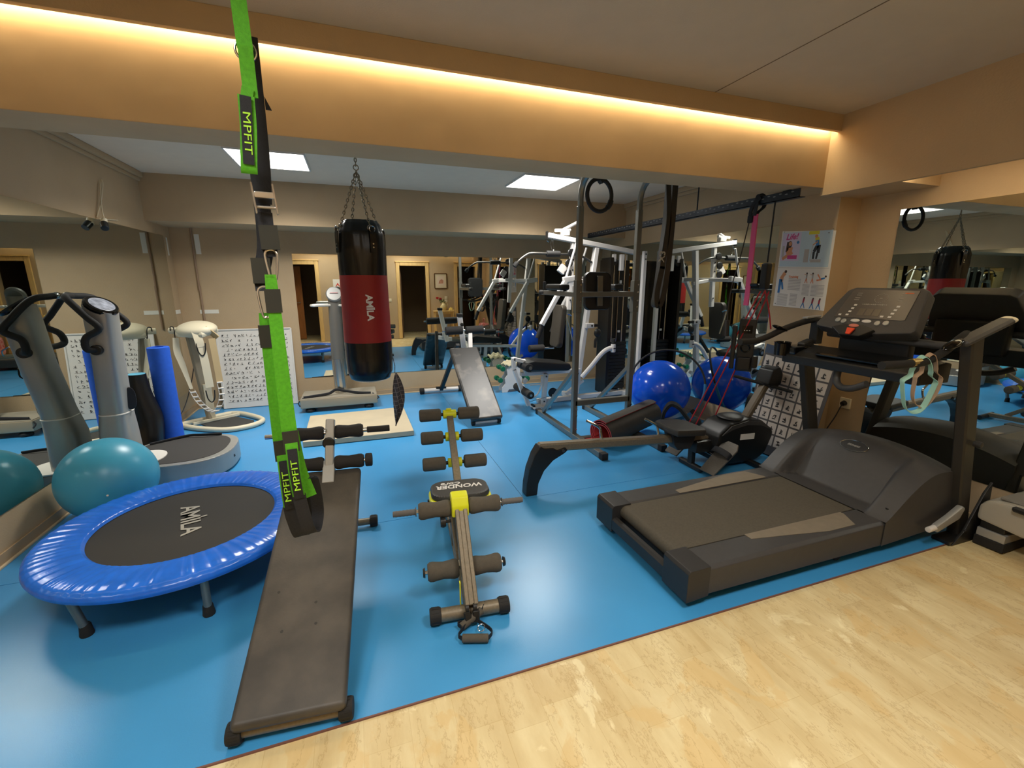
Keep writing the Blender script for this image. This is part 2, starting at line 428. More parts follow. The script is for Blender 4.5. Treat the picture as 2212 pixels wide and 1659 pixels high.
wd = bpy.data.worlds.new('world'); SC.world = wd; wd.use_nodes = True
wd.node_tree.nodes['Background'].inputs[0].default_value = (.02,.018,.015,1)
wd.node_tree.nodes['Background'].inputs[1].default_value = .3
SC.view_settings.view_transform = 'Standard'; SC.view_settings.look = 'None'; SC.view_settings.gamma = 1
SC.view_settings.exposure = 0.75; SC.view_settings.use_curve_mapping = False
SC.cycles.max_bounces = 10; SC.cycles.diffuse_bounces = 5; SC.cycles.glossy_bounces = 8
SC.cycles.use_denoising = True
SC.cycles.sample_clamp_indirect = 8.0
# ================================================================ left half
M_padblue = mat('blue_pvc_pad', (34,116,236), .25, noise=.10, nscale=14, spec=.6)
M_trampmat = mat('woven_black_mat', (52,50,46), .8, noise=.06, nscale=300)
M_worn = mat('worn_grey_vinyl', (84,78,70), .5, rgb2=(58,55,51), nscale=6, bump=.08, bscale=120)
M_vedge = mat('dark_vinyl_edge', (40,38,36), .45)
M_teal = mat('teal_ball_rubber', (70,166,196), .33, noise=.04, nscale=6, spec=.5)
M_logo = mat('pale_grey_print', (176,172,160), .6)

# ---- mini trampoline
tc = V3((-.945,2.655,0))
t = thing('mini_trampoline', 'round mini trampoline with blue padded rim beside the front sit-up bench', 'trampoline', tc)
def padf(u, v):
    a = 2*pi*u
    wr = .0016*sin(74*a+2*sin(9*a))*sin(pi*min(1, v*1.15)) + .0012*sin(131*a+3*sin(7*a))*sin(pi*v)
    prof = [(.415,.243),(.43,.258),(.50,.266),(.575,.266),(.610,.260),(.628,.246),(.632,.228),(.626,.212)]
    f = v*(len(prof)-1); i = min(int(f), len(prof)-2); k = f-i
    r = prof[i][0]*(1-k)+prof[i+1][0]*k; z = prof[i][1]*(1-k)+prof[i+1][1]*k
    return tc+V3((r*cos(a), r*sin(a), z+wr)), V3((0,0,1))
MB().sheet(padf, 360, 21).build('safety_pad', M_padblue, t, 60)
m = MB().lathe([(0,.236),(.44,.240),(.46,.236),(.46,.232),(0,.230)], Matrix.Translation(tc), 64)
U = V3((.29,-.957,0)).normalized(); W = V3((.957,.29,0)).normalized()
m.text('AMILA', .125, tc+V3((0,.01,.2405)), U, W, .0006, 1, bold=.002, sx=1.02)
m.box(tc+V3((0,.01,.241))+U*.008+W*.066, (.03,.012,.001), 0, Matrix.Rotation(.4,3,'Z'), 1)
m.build('jumping_mat', [M_trampmat, M_logo], t)
MB().tube(circ(tc+V3((0,0,.215)), .60, (1,0,0), (0,1,0), 64), .017, 10, True).build('frame_ring', M_hammer, t)
for a in (190,241,291,10,61,111):
    d = V3((cos(radians(a)), sin(radians(a)), 0))
    l = MB().cyl(tc+d*.59+V3((0,0,.215)), tc+d*.555+V3((0,0,.03)), .017, seg=14).build('leg', M_steel, t)
    MB().lathe([(0,0),(.024,0),(.026,.006),(.024,.02),(.021,.05),(.018,.056),(0,.056)], Matrix.Translation(tc+d*.555), 18).build('rubber_foot', M_rubber, l)

# ---- teal ball
b = MB().ball((-1.60,3.40,.262), .262, 48, 32)
b.lathe([(0,0),(.006,0),(.006,.004),(0,.005)], Matrix.Translation((-1.51,3.155,.24)) @ Matrix.Rotation(radians(70),4,'X'), 10, 1)
solo(b, 'exercise_ball', [M_teal, M_paper], 'teal exercise ball on the floor against the left mirror', 'exercise ball')

# ---- front sit-up bench
TB = Matrix.Translation((-.305,1.445,0)) @ Matrix.Rotation(-.086,4,'Z')
t = thing('sit_up_bench', 'inclined sit-up bench with worn grey pad, nearest the viewer', 'sit-up bench', (-.305,1.445,0), -.086)
y0, z0, y1, z1 = -.075, .088, 1.025, .505
sl = atan2(z1-z0, y1-y0); L = sqrt((y1-y0)**2+(z1-z0)**2)
TP = TB @ Matrix.Translation((0,y0,z0)) @ Matrix.Rotation(sl,4,'X')
m = MB(TP); m.box((0,L/2,-.018), (.362,L,.05), .02, None, 0, 3)
m.box((0,L/2,-.040), (.35,L-.02,.02), .004, None, 1)
for p in ((-.07,.30),(.05,.31),(-.11,.47),(.04,.40)): m.cyl((p[0],p[1],.0066),(p[0],p[1],.0076),.006,seg=10,mi=1)
m.build('pad', [M_worn, M_vedge], t)
m = MB(TP); m.beam((0,.05,-.066),(0,L-.03,-.066),.04,.04); m.beam((-.12,.3,-.055),(.12,.3,-.055),.03,.02)
m.build('frame_rail', M_hammer, t)
m = MB(TB); m.cyl((-.155,-.035,.036),(.155,-.035,.036),.021,seg=18); m.beam((0,-.035,.04),(0,.04,.085),.035,.03)
f = m.build('foot_bar', M_hammer, t)
def ribcap(mb, p, d, L, r):
    d = V3(d).normalized(); R, _ = mb.frame(p, V3(p)+d)
    pr = []
    n = 18
    vs = []; 
    mb.lathe([(0,0),(r*.93,0),(r,.006),(r,L-.006),(r*.93,L),(0,L)], R, 24)
    for k in range(12):
        a = 2*pi*k/12; q = R @ V3((r*cos(a), r*sin(a), L/2))
        mb.beam(R @ V3((r*cos(a)*.99, r*sin(a)*.99, .008)), R @ V3((r*cos(a)*.99, r*sin(a)*.99, L-.008)), .006, .003, q-V3(p), 0)
for s in (-1,1):
    c = MB(TB); ribcap(c, (s*.152,-.035,.036), (s,0,0), .046, .036); c.build('end_cap', M_rubber, f)
# head end : support leg and rear foot
m = MB(TB); m.beam((0,.98,.43),(0,1.26,.06),.038,.038); m.beam((0,.62,.28),(0,1.17,.17),.025,.02)
m.build('support_leg', M_hammer, t)
m = MB(TB); m.cyl((-.12,1.27,.036),(.19,1.27,.036),.021,seg=18); f = m.build('foot_bar', M_hammer, t)
for s, x in ((-1,-.115),(1,.185)):
    c = MB(TB); ribcap(c, (x,1.27,.036), (s,0,0), .045, .035); c.build('end_cap', M_rubber, f)
m = MB(TB); m.beam((.02,1.0,.50),(.035,1.10,.77),.044,.05,(0,1,0),.004); m.beam((.02,.94,.46),(.02,1.03,.55),.06,.05)
m.cyl((.012,1.045,.735),(.012,1.03,.735),.006,seg=10)
m.build('upright', M_silver, t)
def roller(mb, p0, p1, r, mi=0):   # dumb-bell shaped foam
    R, L = mb.frame(p0, p1)
    pr = [(0,0),(r*.8,0),(r*.97,.01),(r,.025),(r*.93,L*.3),(r*.86,L*.5),(r*.93,L*.7),(r,L-.025),(r*.97,L-.01),(r*.8,L),(0,L)]
    mb.lathe(pr, R, 24, mi)
for yy, zz, gx, tx in ((1.015,.548,(-.165,-.035),(-.20,.235)),(1.10,.695,(-.155,-.03),(-.30,.33))):
    m = MB(TB); m.cyl((tx[0],yy,zz),(tx[1],yy,zz),.0125,seg=14); bar = m.build('roller_bar', M_chrome, t)
    for s in (-1,1):
        c = MB(TB); roller(c, (.022+s*.028,yy,zz),(.022+s*.178,yy,zz),.038); c.build('foam_roller', M_foam, bar)
    c = MB(TB)
    if yy < 1.05: c.cyl((.208,yy,zz),(.245,yy,zz),.036,bev=.006); c.build('end_cap', M_rubber, bar)
    else: c.cyl((.222,yy,zz),(.345,yy,zz),.0175,bev=.003); c.build('hand_grip', M_foam, bar)
MB(TB).lathe([(0,0),(.026,0),(.032,.006),(.032,.022),(.026,.028),(0,.028)], Matrix.Translation((.024,1.055,.655)) @ Matrix.Rotation(pi/2,4,'X'), 20).build('knob', M_black, t)

# ---- yellow and grey ab trainer
WX, WR = V3((.395,1.72,0)), -.095
TW = Matrix.Translation(WX) @ Matrix.Rotation(WR,4,'Z')
t = thing('ab_trainer', 'grey ab trainer with neon yellow fittings and foam rollers, centre of the mat', 'ab trainer', WX, WR)
m = MB(TW); m.cyl((-.14,0,.037),(.14,0,.037),.030,seg=22); f = m.build('foot_bar', M_hammer, t)
for s in (-1,1):
    c = MB(TW); ribcap(c, (s*.132,0,.037), (s,0,0), .05, .037); c.build('end_cap', M_rubber, f)
m = MB(TW); m.beam((0,.03,.05),(0,1.08,.045),.05,.045); m.beam((0,.52,.06),(0,.52,.30),.06,.06); m.beam((-.03,.95,.06),(-.005,.62,.33),.03,.04)
m.build('base_rail', M_hammer, t)
m = MB(TW); m.cyl((-.13,1.09,.03),(.19,1.09,.03),.025,seg=16); m.build('rear_foot', M_black, t)
m = MB(TW); p0, p1 = V3((.005,-.015,.075)), V3((.0,.285,.415))
m.beam(p0, p1, .026, .05, (0,1,0)); m.beam(p0+V3((-.02,.0,0)), p1+V3((-.02,0,0)), .02, .062, (0,1,0)); m.beam(p0+V3((.02,0,0)), p1+V3((.02,0,0)), .02, .062, (0,1,0))
m.build('front_post', M_hammer, t)
m = MB(TW); m.prism([(-.055,.0),(-.055,.055),(-.03,.098),(.02,.108),(.045,.09),(.028,.04),(.02,.0)], (-.045,.30,.372), (0,1,0),(0,0,1), .085, .008)
m.build('yellow_cap', M_yellow, t)
m = MB(TW); m.prism([(-.005,-.03),(.03,-.03),(.022,.09),(.008,.09)], (-.042,.02,.07), (0,1,.6),(0,0,1), .006, .001); m.build('yellow_bracket', M_yellow, t)
m = MB(TW); m.cyl((-.285,.30,.40),(.305,.30,.40),.011,seg=12); bar = m.build('handle_bar', M_chrome, t)
for s in (-1,1):
    c = MB(TW); roller(c, (s*.045,.30,.40),(s*.205,.30,.40),.043); c.build('foam_roller', M_gfoam, bar)
    c = MB(TW); R, _ = c.frame((s*.215,.30,.40),(s*.33,.30,.40))
    c.lathe([(0,0),(.022,0),(.022,.004),(.015,.006)]+[(.0155-.0012*(k % 2), .01+.0085*k) for k in range(12)]+[(.014,.112),(0,.113)], R, 18); c.build('hand_grip', mat('grey_rubber_grip',(96,94,92),.7), bar)
m = MB(TW); m.cyl((-.195,.155,.155),(.195,.155,.155),.010,seg=12); bar = m.build('roller_bar', M_chrome, t)
for s in (-1,1):
    c = MB(TW); roller(c, (s*.03,.155,.155),(s*.178,.155,.155),.046); c.build('foam_roller', M_gfoam, bar)
    c = MB(TW); c.cyl((s*.19,.155,.155),(s*.20,.155,.155),.024,.020); c.build('end_cap', M_black, bar)
# adjusting knob on the left of the post
m = MB(TW); m.cyl((-.05,.27,.345),(-.10,.27,.345),.008,seg=10); ribcap(m, (-.075,.27,.345), (-1,0,0), .026, .026); m.build('knob', M_black, t)
m = MB(TW); m.beam((-.05,.30,.38),(-.03,.20,.17),.012,.03); m.build('lock_plate', M_hammer, t)
# seat with lettering
TS = TW @ Matrix.Translation((.025,.50,.385)) @ Matrix.Rotation(radians(-4),4,'X')
def rrect(w, d, r, n=8):
    o = []
    for cx, cy, a in ((w/2-r,d/2-r,0),(-w/2+r,d/2-r,90),(-w/2+r,-d/2+r,180),(w/2-r,-d/2+r,270)):
        for k in range(n+1):
            q = radians(a+90*k/n); o.append((cx+r*cos(q), cy+r*sin(q)))
    return o
m = MB(TS); m.prism(rrect(.335,.255,.085), (0,0,-.035), (1,0,0),(0,1,0), .03, .012); m.build('seat_trim', M_yellow, t)
m = MB(TS); m.prism(rrect(.315,.235,.08), (0,.003,-.012), (1,0,0),(0,1,0), .04, .016)
m.text('WONDER', .068, (0,.012,.0285), (-1,0,0),(0,-1,0), .0006, 1, shear=.12, bold=.0016, sx=.82)
m.text('Core', .052, (-.04,.055,.0285), (-1,0,0),(0,-1,0), .0006, 1, shear=.3, bold=.001)
m.build('seat', [mat('dark_grey_vinyl',(58,56,53),.5,bump=.06,bscale=300), M_wtxt], t)
# back post with three pairs of rollers
q0 = V3((.035,.66,.33)); rows = [(.045,.90,.392),(.045,1.03,.52),(.045,1.16,.635)]
m = MB(TW); m.beam(q0, V3(rows[2])+V3((0,.0,-.01)), .042, .04, (0,1,0)); m.beam((.0,.62,.34),(.07,.62,.34),.03,.03); m.cyl((-.03,.67,.345),(.10,.67,.345),.012,seg=12)
bp = m.build('back_post', M_hammer, t)
for (x, y, z) in rows:
    c = MB(TW); c.cyl((x-.2,y,z),(x+.2,y,z),.012,seg=12); bar = c.build('roller_bar', M_black, t)
    c = MB(TW); c.cyl((x-.044,y,z),(x+.044,y,z),.0295,bev=.004); 
    if z > .6: c.box((x-.005,y,z+.034),(.035,.02,.012),.004)
    c.build('yellow_sleeve', M_yellow, bar)
    for s in (-1,1):
        c = MB(TW); c.cyl((x+s*.058,y,z),(x+s*.202,y,z),.042,bev=.012,seg=26); c.build('foam_roller', M_gfoam, bar)
# resistance handles lying at the front foot
m = MB(TW); m.cyl((-.025,-.03,.075),(-.01,-.03,.075),.022); m.cyl((.01,-.03,.075),(.025,-.03,.075),.022); m.beam((-.02,-.045,.07),(-.015,-.07,.025),.03,.02); m.beam((.02,-.045,.07),(.02,-.06,.022),.03,.02)
m.build('pulley_wheels', M_black, t)
for k, (a, b_) in enumerate((((-.05,-.075,.022),(.05,-.03,.052)),((-.055,-.14,.022),(.055,-.165,.022)))):
    c = MB(TW); c.cyl(a, b_, .0175, bev=.004); h = c.build('resistance_handle', M_gfoam, t)
    s = MB(TW); A, B = V3(a), V3(b_)
    s.ribbon([A, A+V3((-.012,.02,.004)), V3((-.01,-.06,.03)), V3((.015,-.055,.03)), B+V3((.02,.035,.004)), B], (0,0,1), .02, .003, 5)
    if k: s.tube(circ((.035,-.10,.022), .016, (1,0,.2),(0,1,.3), 16), .002, 6, True, 0, 1)
    s.build('strap', [M_web, M_chrome], h)

# ---- suspension trainer hanging from the ceiling
sx = V3((.987,.162,0)); nx = V3((-.162,.987,0))
def sp(u, z, dd=0.): return (V3((-.145,.938,z-1.5)) + sx*u + nx*dd)*1.484 + V3((0,0,1.5))
t = thing('suspension_trainer', 'lime green and black suspension strap hanging close to the viewer from the ceiling', 'suspension trainer', (-.215,1.392,2.6))
m = MB(); m.box((-.215,1.392,2.606),(.07,.07,.018),.004); m.tube(circ((-.215,1.392,2.575), .026, sx,(0,0,1), 20), .006, 8, True); an = m.build('ceiling_anchor', M_chrome, t)
m = MB(); m.ribbon([sp(.0,2.21,.0),sp(.0,2.05,-.010),sp(.002,1.90,-.022),sp(.003,1.868,-.028)], sx, .034, .004, 4)
m.ribbon([sp(.003,1.872,-.030),sp(.003,1.83,-.024),sp(.003,1.80,-.024)], sx, .032, .006, 3)
m.ribbon([sp(-.004,1.80,-.028),sp(-.006,1.75,-.030),sp(-.012,1.69,-.030),sp(-.012,1.686,-.022),sp(-.010,1.72,-.018)], sx, .036, .004, 4)
m.ribbon([sp(.0,1.812,-.026),sp(-.004,1.795,-.026)], sx, .026, .009, 3)
an2 = m.build('anchor_strap', M_lime, t)
m = MB(); m.ribbon([sp(-.005,1.798,-.0335),sp(-.0115,1.694,-.0335)], sx, .0245, .002)
m.text('MPFIT', .0235, sp(-.0085,1.742,-.0348), V3((0,0,-1))-sx*.06, sx, .0004, 1, bold=.0, sx=1.6)
m.build('label', [M_web, M_limetxt], an2)
m = MB(); m.tube(circ(sp(.003,1.868,-.022), .022, sx,(0,0,1), 20), .003, 8, True); m.build('snap_ring', M_chrome, an2)
m = MB(); m.ribbon([sp(.006,1.90,.01),sp(.006,1.84,.018),sp(.002,1.73,.022),sp(.0,1.58,.022),sp(-.012,1.52,.012),sp(-.012,1.487,.002)], sx, .040, .003, 5)
m.ribbon([sp(.010,1.90,.0),sp(.009,1.73,.012),sp(.004,1.64,.010)], sx, .040, .003, 4)
m.ribbon([sp(.004,1.625,.008),sp(.004,1.59,.006),sp(.006,1.548,.004)], sx, .036, .006, 4)
m.prism([(0,0),(.0,.03),(.014,.0)], sp(.024,1.795,.01), sx,(0,0,1), .004)
main = m.build('main_strap', M_web, t)
m = MB(); m.ribbon([sp(-.012,1.545,.004),sp(-.012,1.50,.002)], sx, .046, .011); m.build('elastic_keeper', mat('olive_black_elastic',(46,46,38),.8), main)
m = MB(); m.ribbon([sp(.006,1.602,.0),sp(.007,1.560,-.002)], sx, .045, .012); m.build('elastic_keeper', MATS['olive_black_elastic'], main)
m = MB()
for s in (-.0165,.0165): m.beam(sp(.004+s,1.672,-.004),sp(.008+s,1.620,-.008),.005,.016, nx, .002)
m.box(sp(.006,1.652,-.006),(.046,.012,.016),.003,Matrix.Rotation(.162,3,'Z')); m.cyl(sp(-.010,1.632,-.004),sp(.022,1.632,-.004),.004,seg=10)
m.build('cam_buckle', mat('satin_steel',(206,200,190),.28,.85), main)
def carab(c0, c1, name='carabiner'):
    c0, c1 = V3(c0), V3(c1); d = (c1-c0); L = d.length; d.normalize()
    P = [c0+sx*.004, c0+sx*.0125+d*L*.08, c0+sx*.0145+d*L*.30, c0+sx*.0075+d*L*.95, c1, c0-sx*.0075+d*L*.95, c0-sx*.0145+d*L*.30, c0-sx*.0125+d*L*.08, c0-sx*.004]
    return MB().tube(P, .0032, 8, True, 4)
MW = MATS['satin_steel']
carab(sp(.006,1.560,.0),sp(.006,1.508,-.002)).build('carabiner', MW, t)
carab(sp(-.012,1.494,-.012),sp(-.013,1.44,-.014)).build('carabiner', MW, t)
def legstrap(u0, ztop, zkeep, zlab0, zlab1, zend, dd, uend):
    m = MB(); m.ribbon([sp(u0,ztop,dd),sp(u0,ztop-.018,dd),sp(u0+.001,zkeep+.02,dd),sp(u0+.002,zkeep,dd)], sx, .040, .004, 3, 0, [.020,.030,.040,.040])
    m.ribbon([sp(u0+.006,zkeep,dd+.01),sp(uend+.008,(zlab0+zlab1)/2,dd+.016),sp(uend+.022,zlab1-.01,dd+.012)], sx, .034, .003, 4)
    m.ribbon([sp(u0+.002,zlab0+.02,dd-.002),sp(u0+.002,(zlab0+zlab1)/2,dd-.012),sp(uend,zlab1,dd-.006)], sx, .033, .003, 4)
    st = m.build('green_strap', M_lime, t)
    k = MB(); k.ribbon([sp(u0,ztop-.02,dd),sp(u0,ztop-.062,dd)], sx, .039, .010); k.build('elastic_keeper', MATS['olive_black_elastic'], st)
    k = MB(); k.ribbon([sp(u0+.002,zkeep+.006,dd),sp(u0+.002,zkeep-.036,dd)], sx, .042, .013); k.build('elastic_keeper', MATS['olive_black_elastic'], st)
    k = MB(); k.ribbon([sp(u0+.002,zlab0,dd-.008),sp(u0+.002,(zlab0+zlab1)/2,dd-.0155),sp(uend,zlab1,dd-.0095)], sx, .026, .002, 4)
    A = sp(u0+.002,zlab0,dd-.0105); B = sp(uend,zlab1,dd-.012)
    k.text('MPFIT', .0235, (A+B)/2-nx*.0095, A-B, -sx, .0004, 1, bold=.0, sx=1.6)
    k.build('label', [M_web, M_limetxt], st)
    # black foot cradle
    E = sp(uend,zlab1,dd-.006)
    c = MB(); c.ribbon([E+V3((0,0,.01)), E-V3((0,0,.03))+sx*.004, sp(uend+.012,zend+.01,dd+.0), sp(uend+.024,zend,dd+.022), sp(uend+.034,zend+.03,dd+.045), sp(uend+.03,zlab1+.01,dd+.035), sp(uend+.02,zlab1+.03,dd+.015)], sx, .036, .005, 5)
    c.build('foot_cradle', M_web, t)
    c = MB(); c.cyl(sp(uend+.022-.05,zlab1+.022,dd+.024), sp(uend+.022+.03,zlab1+.022,dd+.024), .015, bev=.003) if False else None
legstrap(.001,1.51,1.214,1.185,1.08,.99,-.020,.006)
legstrap(-.016,1.444,1.19,1.155,1.05,.975,.004,-.013)

# ---- punching bag
t = thing('punching_bag', 'black and red punching bag hanging by chains in the middle of the room', 'punching bag', (.075,3.66,.75))
bc = V3((.075,3.66,0))
def bagf(u, v):
    a = 2*pi*u
    prof = [(.0,.735),(.10,.742),(.150,.765),(.172,.82),(.178,.92),(.178,1.06),(.176,1.3),(.174,1.56),(.178,1.74),(.172,1.86),(.150,1.925),(.128,1.952),(.115,1.95),(0,1.93)]
    f = v*(len(prof)-1); i = min(int(f), len(prof)-2); k = f-i
    r = prof[i][0]*(1-k)+prof[i+1][0]*k; z = prof[i][1]*(1-k)+prof[i+1][1]*k
    w = max(0, (z-1.62)/.3); r -= .011*w*(.5+.5*cos(4*a-.6))**2 + .003*w*sin(17*a)
    return bc+V3((r*cos(a), r*sin(a), z)), V3((0,0,1))
m = MB(); m.sheet(bagf, 64, 52)
zs = [sum(m.V[i].z for i in f)/len(f) for f in m.F]
m.I = [1 if 1.085 < z < 1.56 else 0 for z in zs]
d = V3((-.02,-1,0)).normalized()
# vertical lettering, read downwards
m.text('AMILA', .066, bc+V3((.022,-.1715,1.325)), (0.02,0,-1), V3((.985,.17,0)), .008, 2, bold=.0022, sx=1.0)
m.box(bc+V3((.054,-.166,1.318)),(.007,.016,.018),.001,Matrix.Rotation(.3,3,'Z'),2)
m.build('bag_body', [mat('bag_black_vinyl',(18,17,17),.25,noise=.1,nscale=20), mat('bag_red_band',(150,22,20),.5,noise=.05,nscale=12), M_wtxt], t, 60)
ch = MB()
def chain(mb, a, b, r=.0035, lk=.030):
    a, b = V3(a), V3(b); d = b-a; n = max(2, int(d.length/(lk*.78))); d.normalize()
    x = d.cross(V3((0,1,0))).normalized() if abs(d.y) < .9 else d.cross(V3((1,0,0))).normalized(); y = d.cross(x)
    for i in range(n):
        c = a+(b-a)*((i+.5)/n); u = x if i % 2 else y
        P = [c+d*(lk*.5*cos(2*pi*k/10))+u*(lk*.26*sin(2*pi*k/10)) for k in range(10)]
        mb.tube(P, r, 6, True)
sw = bc+V3((0,0,2.30))
for k in range(4):
    a = pi/4+k*pi/2-.35; e = bc+V3((.155*cos(a),.155*sin(a),1.90 if k != 3 else 1.89)); chain(ch, sw, e)
    ch.tube(circ(e, .02, (cos(a+pi/2),sin(a+pi/2),0),(0,0,1), 14), .004, 6, True)
ch.tube(circ(sw+V3((0,0,.02)), .018, (1,0,0),(0,0,1), 14), .004, 6, True); chain(ch, sw+V3((0,0,.03)), bc+V3((0,0,2.44)), .004)
ch.cyl(bc+V3((0,0,2.43)), bc+V3((0,0,2.50)), .012, seg=12); ch.tube(circ(bc+V3((0,0,2.52)), .02, (1,0,0),(0,0,1), 14), .005, 6, True)
ch.cyl(bc+V3((0,0,2.535)), bc+V3((0,0,2.562)), .03, seg=16)
ch.build('chains', mat('dull_chain_steel',(150,140,122),.35,.8), t)
for k in range(4):
    a = pi/4+k*pi/2-.35; o = V3((cos(a),sin(a),0)); s_ = V3((-sin(a),cos(a),0))
    c = MB(); c.ribbon([bc+o*.178+V3((0,0,1.895)), bc+o*.186+V3((0,0,1.84)), bc+o*.184+V3((0,0,1.72))], s_, .045, .006, 3)
    for z in (1.78,1.755): c.cyl(bc+o*.186+V3((0,0,z)), bc+o*.191+V3((0,0,z)), .006, seg=10, mi=1)
    c.tube(circ(bc+o*.183+V3((0,0,1.882)), .022, s_,(0,0,1), 16), .004, 6, True, 0, 1)
    c.build('hanging_tab', [MATS['bag_black_vinyl'], M_chrome], t)
# checked cloth dangling at the bag
def clothf(u, v):
    z = .80-.44*v; w = .008+.10*sin(pi*min(1,v*1.05))**.8*(1-.35*v); x = (u-.5)*w
    fold = .018*sin(u*9+v*3)*min(1,v*3)
    return V3((.268+x+.025*sin(v*3)-.03*v, 3.60+fold, z)), V3((.1,-1,0))
def check_mat():
    m = bpy.data.materials.new('grey_check_cloth'); m.use_nodes = True; nt = m.node_tree; b = nt.nodes['Principled BSDF']; N = nt.nodes.new; L = nt.links.new
    tc_ = N('ShaderNodeTexCoord'); br = N('ShaderNodeTexBrick'); mp = N('ShaderNodeMapping'); L(tc_.outputs['Object'], mp.inputs['Vector']); mp.inputs['Rotation'].default_value = (pi/2,0,.2)
    L(mp.outputs[0], br.inputs['Vector']); br.offset = 0; br.inputs['Scale'].default_value = 1; br.inputs['Brick Width'].default_value = .035; br.inputs['Row Height'].default_value = .035; br.inputs['Mortar Size'].default_value = .0016
    br.inputs['Color1'].default_value = (*lin((92,82,78)),1); br.inputs['Color2'].default_value = (*lin((82,73,70)),1); br.inputs['Mortar'].default_value = (*lin((168,152,140)),1)
    L(br.outputs['Color'], b.inputs['Base Color']); b.inputs['Roughness'].default_value = .9
    return m
m = MB(); m.sheet(clothf, 24, 30, .002); m.tube([(.258,3.60,.80),(.262,3.60,.86),(.250,3.605,.93)], .003, 6)
solo(m, 'checked_cloth', check_mat(), 'grey checked cloth dangling at the right side of the punching bag', 'cloth', ang=80)

# ---- vibration plate by the left mirror
t = thing('vibration_plate', 'silver vibration plate with black looped handlebars against the left mirror', 'vibration plate', (-1.45,4.12,0))
def oval(cx, cy, a, b, n=48, p=2.6):
    o = []
    for k in range(n):
        q = 2*pi*k/n; c, s_ = cos(q), sin(q)
        o.append((cx+a*abs(c)**(2/p)*(1 if c > 0 else -1), cy+b*abs(s_)**(2/p)*(1 if s_ > 0 else -1)))
    return o
m = MB(); m.prism(oval(-1.43,4.15,.385,.37), (0,0,.012), (1,0,0),(0,1,0), .155, .014)
m.text('fitness', .04, (-1.062,4.02,.10), (.35,.94,0),(0,0,1), .001, 1, bold=.001)
m.build('platform', [M_silver, M_ink], t)
MB().prism(oval(-1.44,4.15,.335,.325), (0,0,.166), (1,0,0),(0,1,0), .005, .002).build('deck_pad', mat('dark_grey_deck',(62,60,58),.75,bump=.1,bscale=300), t)
m = MB(); m.tube([(-1.72,4.33,.18),(-1.5,4.46,.185),(-1.36,4.42,.195),(-1.22,4.44,.18)], .012, 8, False, 6, 0, None, .5); m.build('hand_strap', M_web, t)
m = MB(); m.prism(oval(-1.66,4.0,.16,.17,32,2.2), (0,0,.168), (1,0,0),(0,1,0), .012, .004); m.build('column_collar', M_paper, t)
secs = [(-1.76,4.0,.16,.105,.130),(-1.76,4.0,.42,.10,.122),(-1.745,3.99,.60,.082,.105),(-1.715,3.95,.95,.078,.10),(-1.70,3.93,1.22,.082,.10),(-1.69,3.92,1.33,.082,.098)]
def column(sec, n=40, p=3.2, tilt=0.):
    mb = MB(); vs = []; fs = []
    for (cx, cy, z, a, b_) in sec: vs += [(x, y, z+(x-cx)*tilt*(z-.16)/1.17) for x, y in oval(cx, cy, a, b_, n, p)]
    for i in range(len(sec)-1):
        for k in range(n): fs.append((i*n+k, i*n+(k+1) % n, (i+1)*n+(k+1) % n, (i+1)*n+k))
    fs += [tuple(range(n)), tuple(range((len(sec)-1)*n, len(sec)*n))]
    return mb.add(vs, fs)
sec2 = []
for a, b_ in zip(secs[:-1], secs[1:]):
    for k in range(4): sec2.append(tuple(x*(1-k/4)+y*k/4 for x, y in zip(a, b_)))
sec2.append(secs[-1])
colm = column(sec2, tilt=-.45); colm.build('column', M_silver, t)
m = MB(); m.tube([(x,y,.56+.0*x) for x, y in oval(-1.748,3.99,.086,.109,40,3.0)], .005, 6, True); m.build('column_seam', M_paper, t)
R = Matrix.Rotation(radians(14),3,'X') @ Matrix.Rotation(radians(34),3,'Y')
m = MB(); m.lathe([(0,-.02),(.07,-.02),(.08,-.008),(.082,.006),(.074,.018),(.066,.016),(0,.014)], Matrix.Translation((-1.685,3.92,1.345)) @ R.to_4x4() @ Matrix.Diagonal((1.22,1.42,1,1)), 36)
cs = m.build('console', M_gloss, t)
m = MB(); m.lathe([(0,.016),(.060,.018),(.057,.0195),(0,.0195)], Matrix.Translation((-1.685,3.92,1.345)) @ R.to_4x4() @ Matrix.Diagonal((1.22,1.42,1,1)), 36); m.build('display', mat('pale_blue_display',(170,176,190),.25,noise=.35,nscale=30), cs)
for s, y, nm in ((-1,3.79,'n'),(1,4.20,'f')):
    yb = 3.945+s*.09
    m = MB(); m.cyl((-1.72,yb-s*.02,1.05),(-1.72,yb+s*.045,1.05),.036,bev=.006); m.build('pivot', M_black, t)
    m = MB(); m.tube([(-1.72,yb+s*.03,1.05),(-1.755,y,1.065),(-1.745,y,1.14),(-1.665,y,1.20),(-1.72,y+.0,1.28),(-1.82,y-s*.04,1.395),(-1.872,3.98+s*.05,1.415),(-1.876,3.98,1.417)], .0215, 14, False, 6); m.build('handlebar', M_rubber, t)
m = MB(); m.ball((-1.884,3.98,1.42),(.024,.04,.024),16,10); m.build('bar_joint', M_chrome, t)
m = MB(); m.prism(oval(0,0,.036,.085,28,2.4), (-1.66,4.0,.66), (.8,.6,0),(0,0,1), .03, .008); m.build('side_grip', M_black, t)

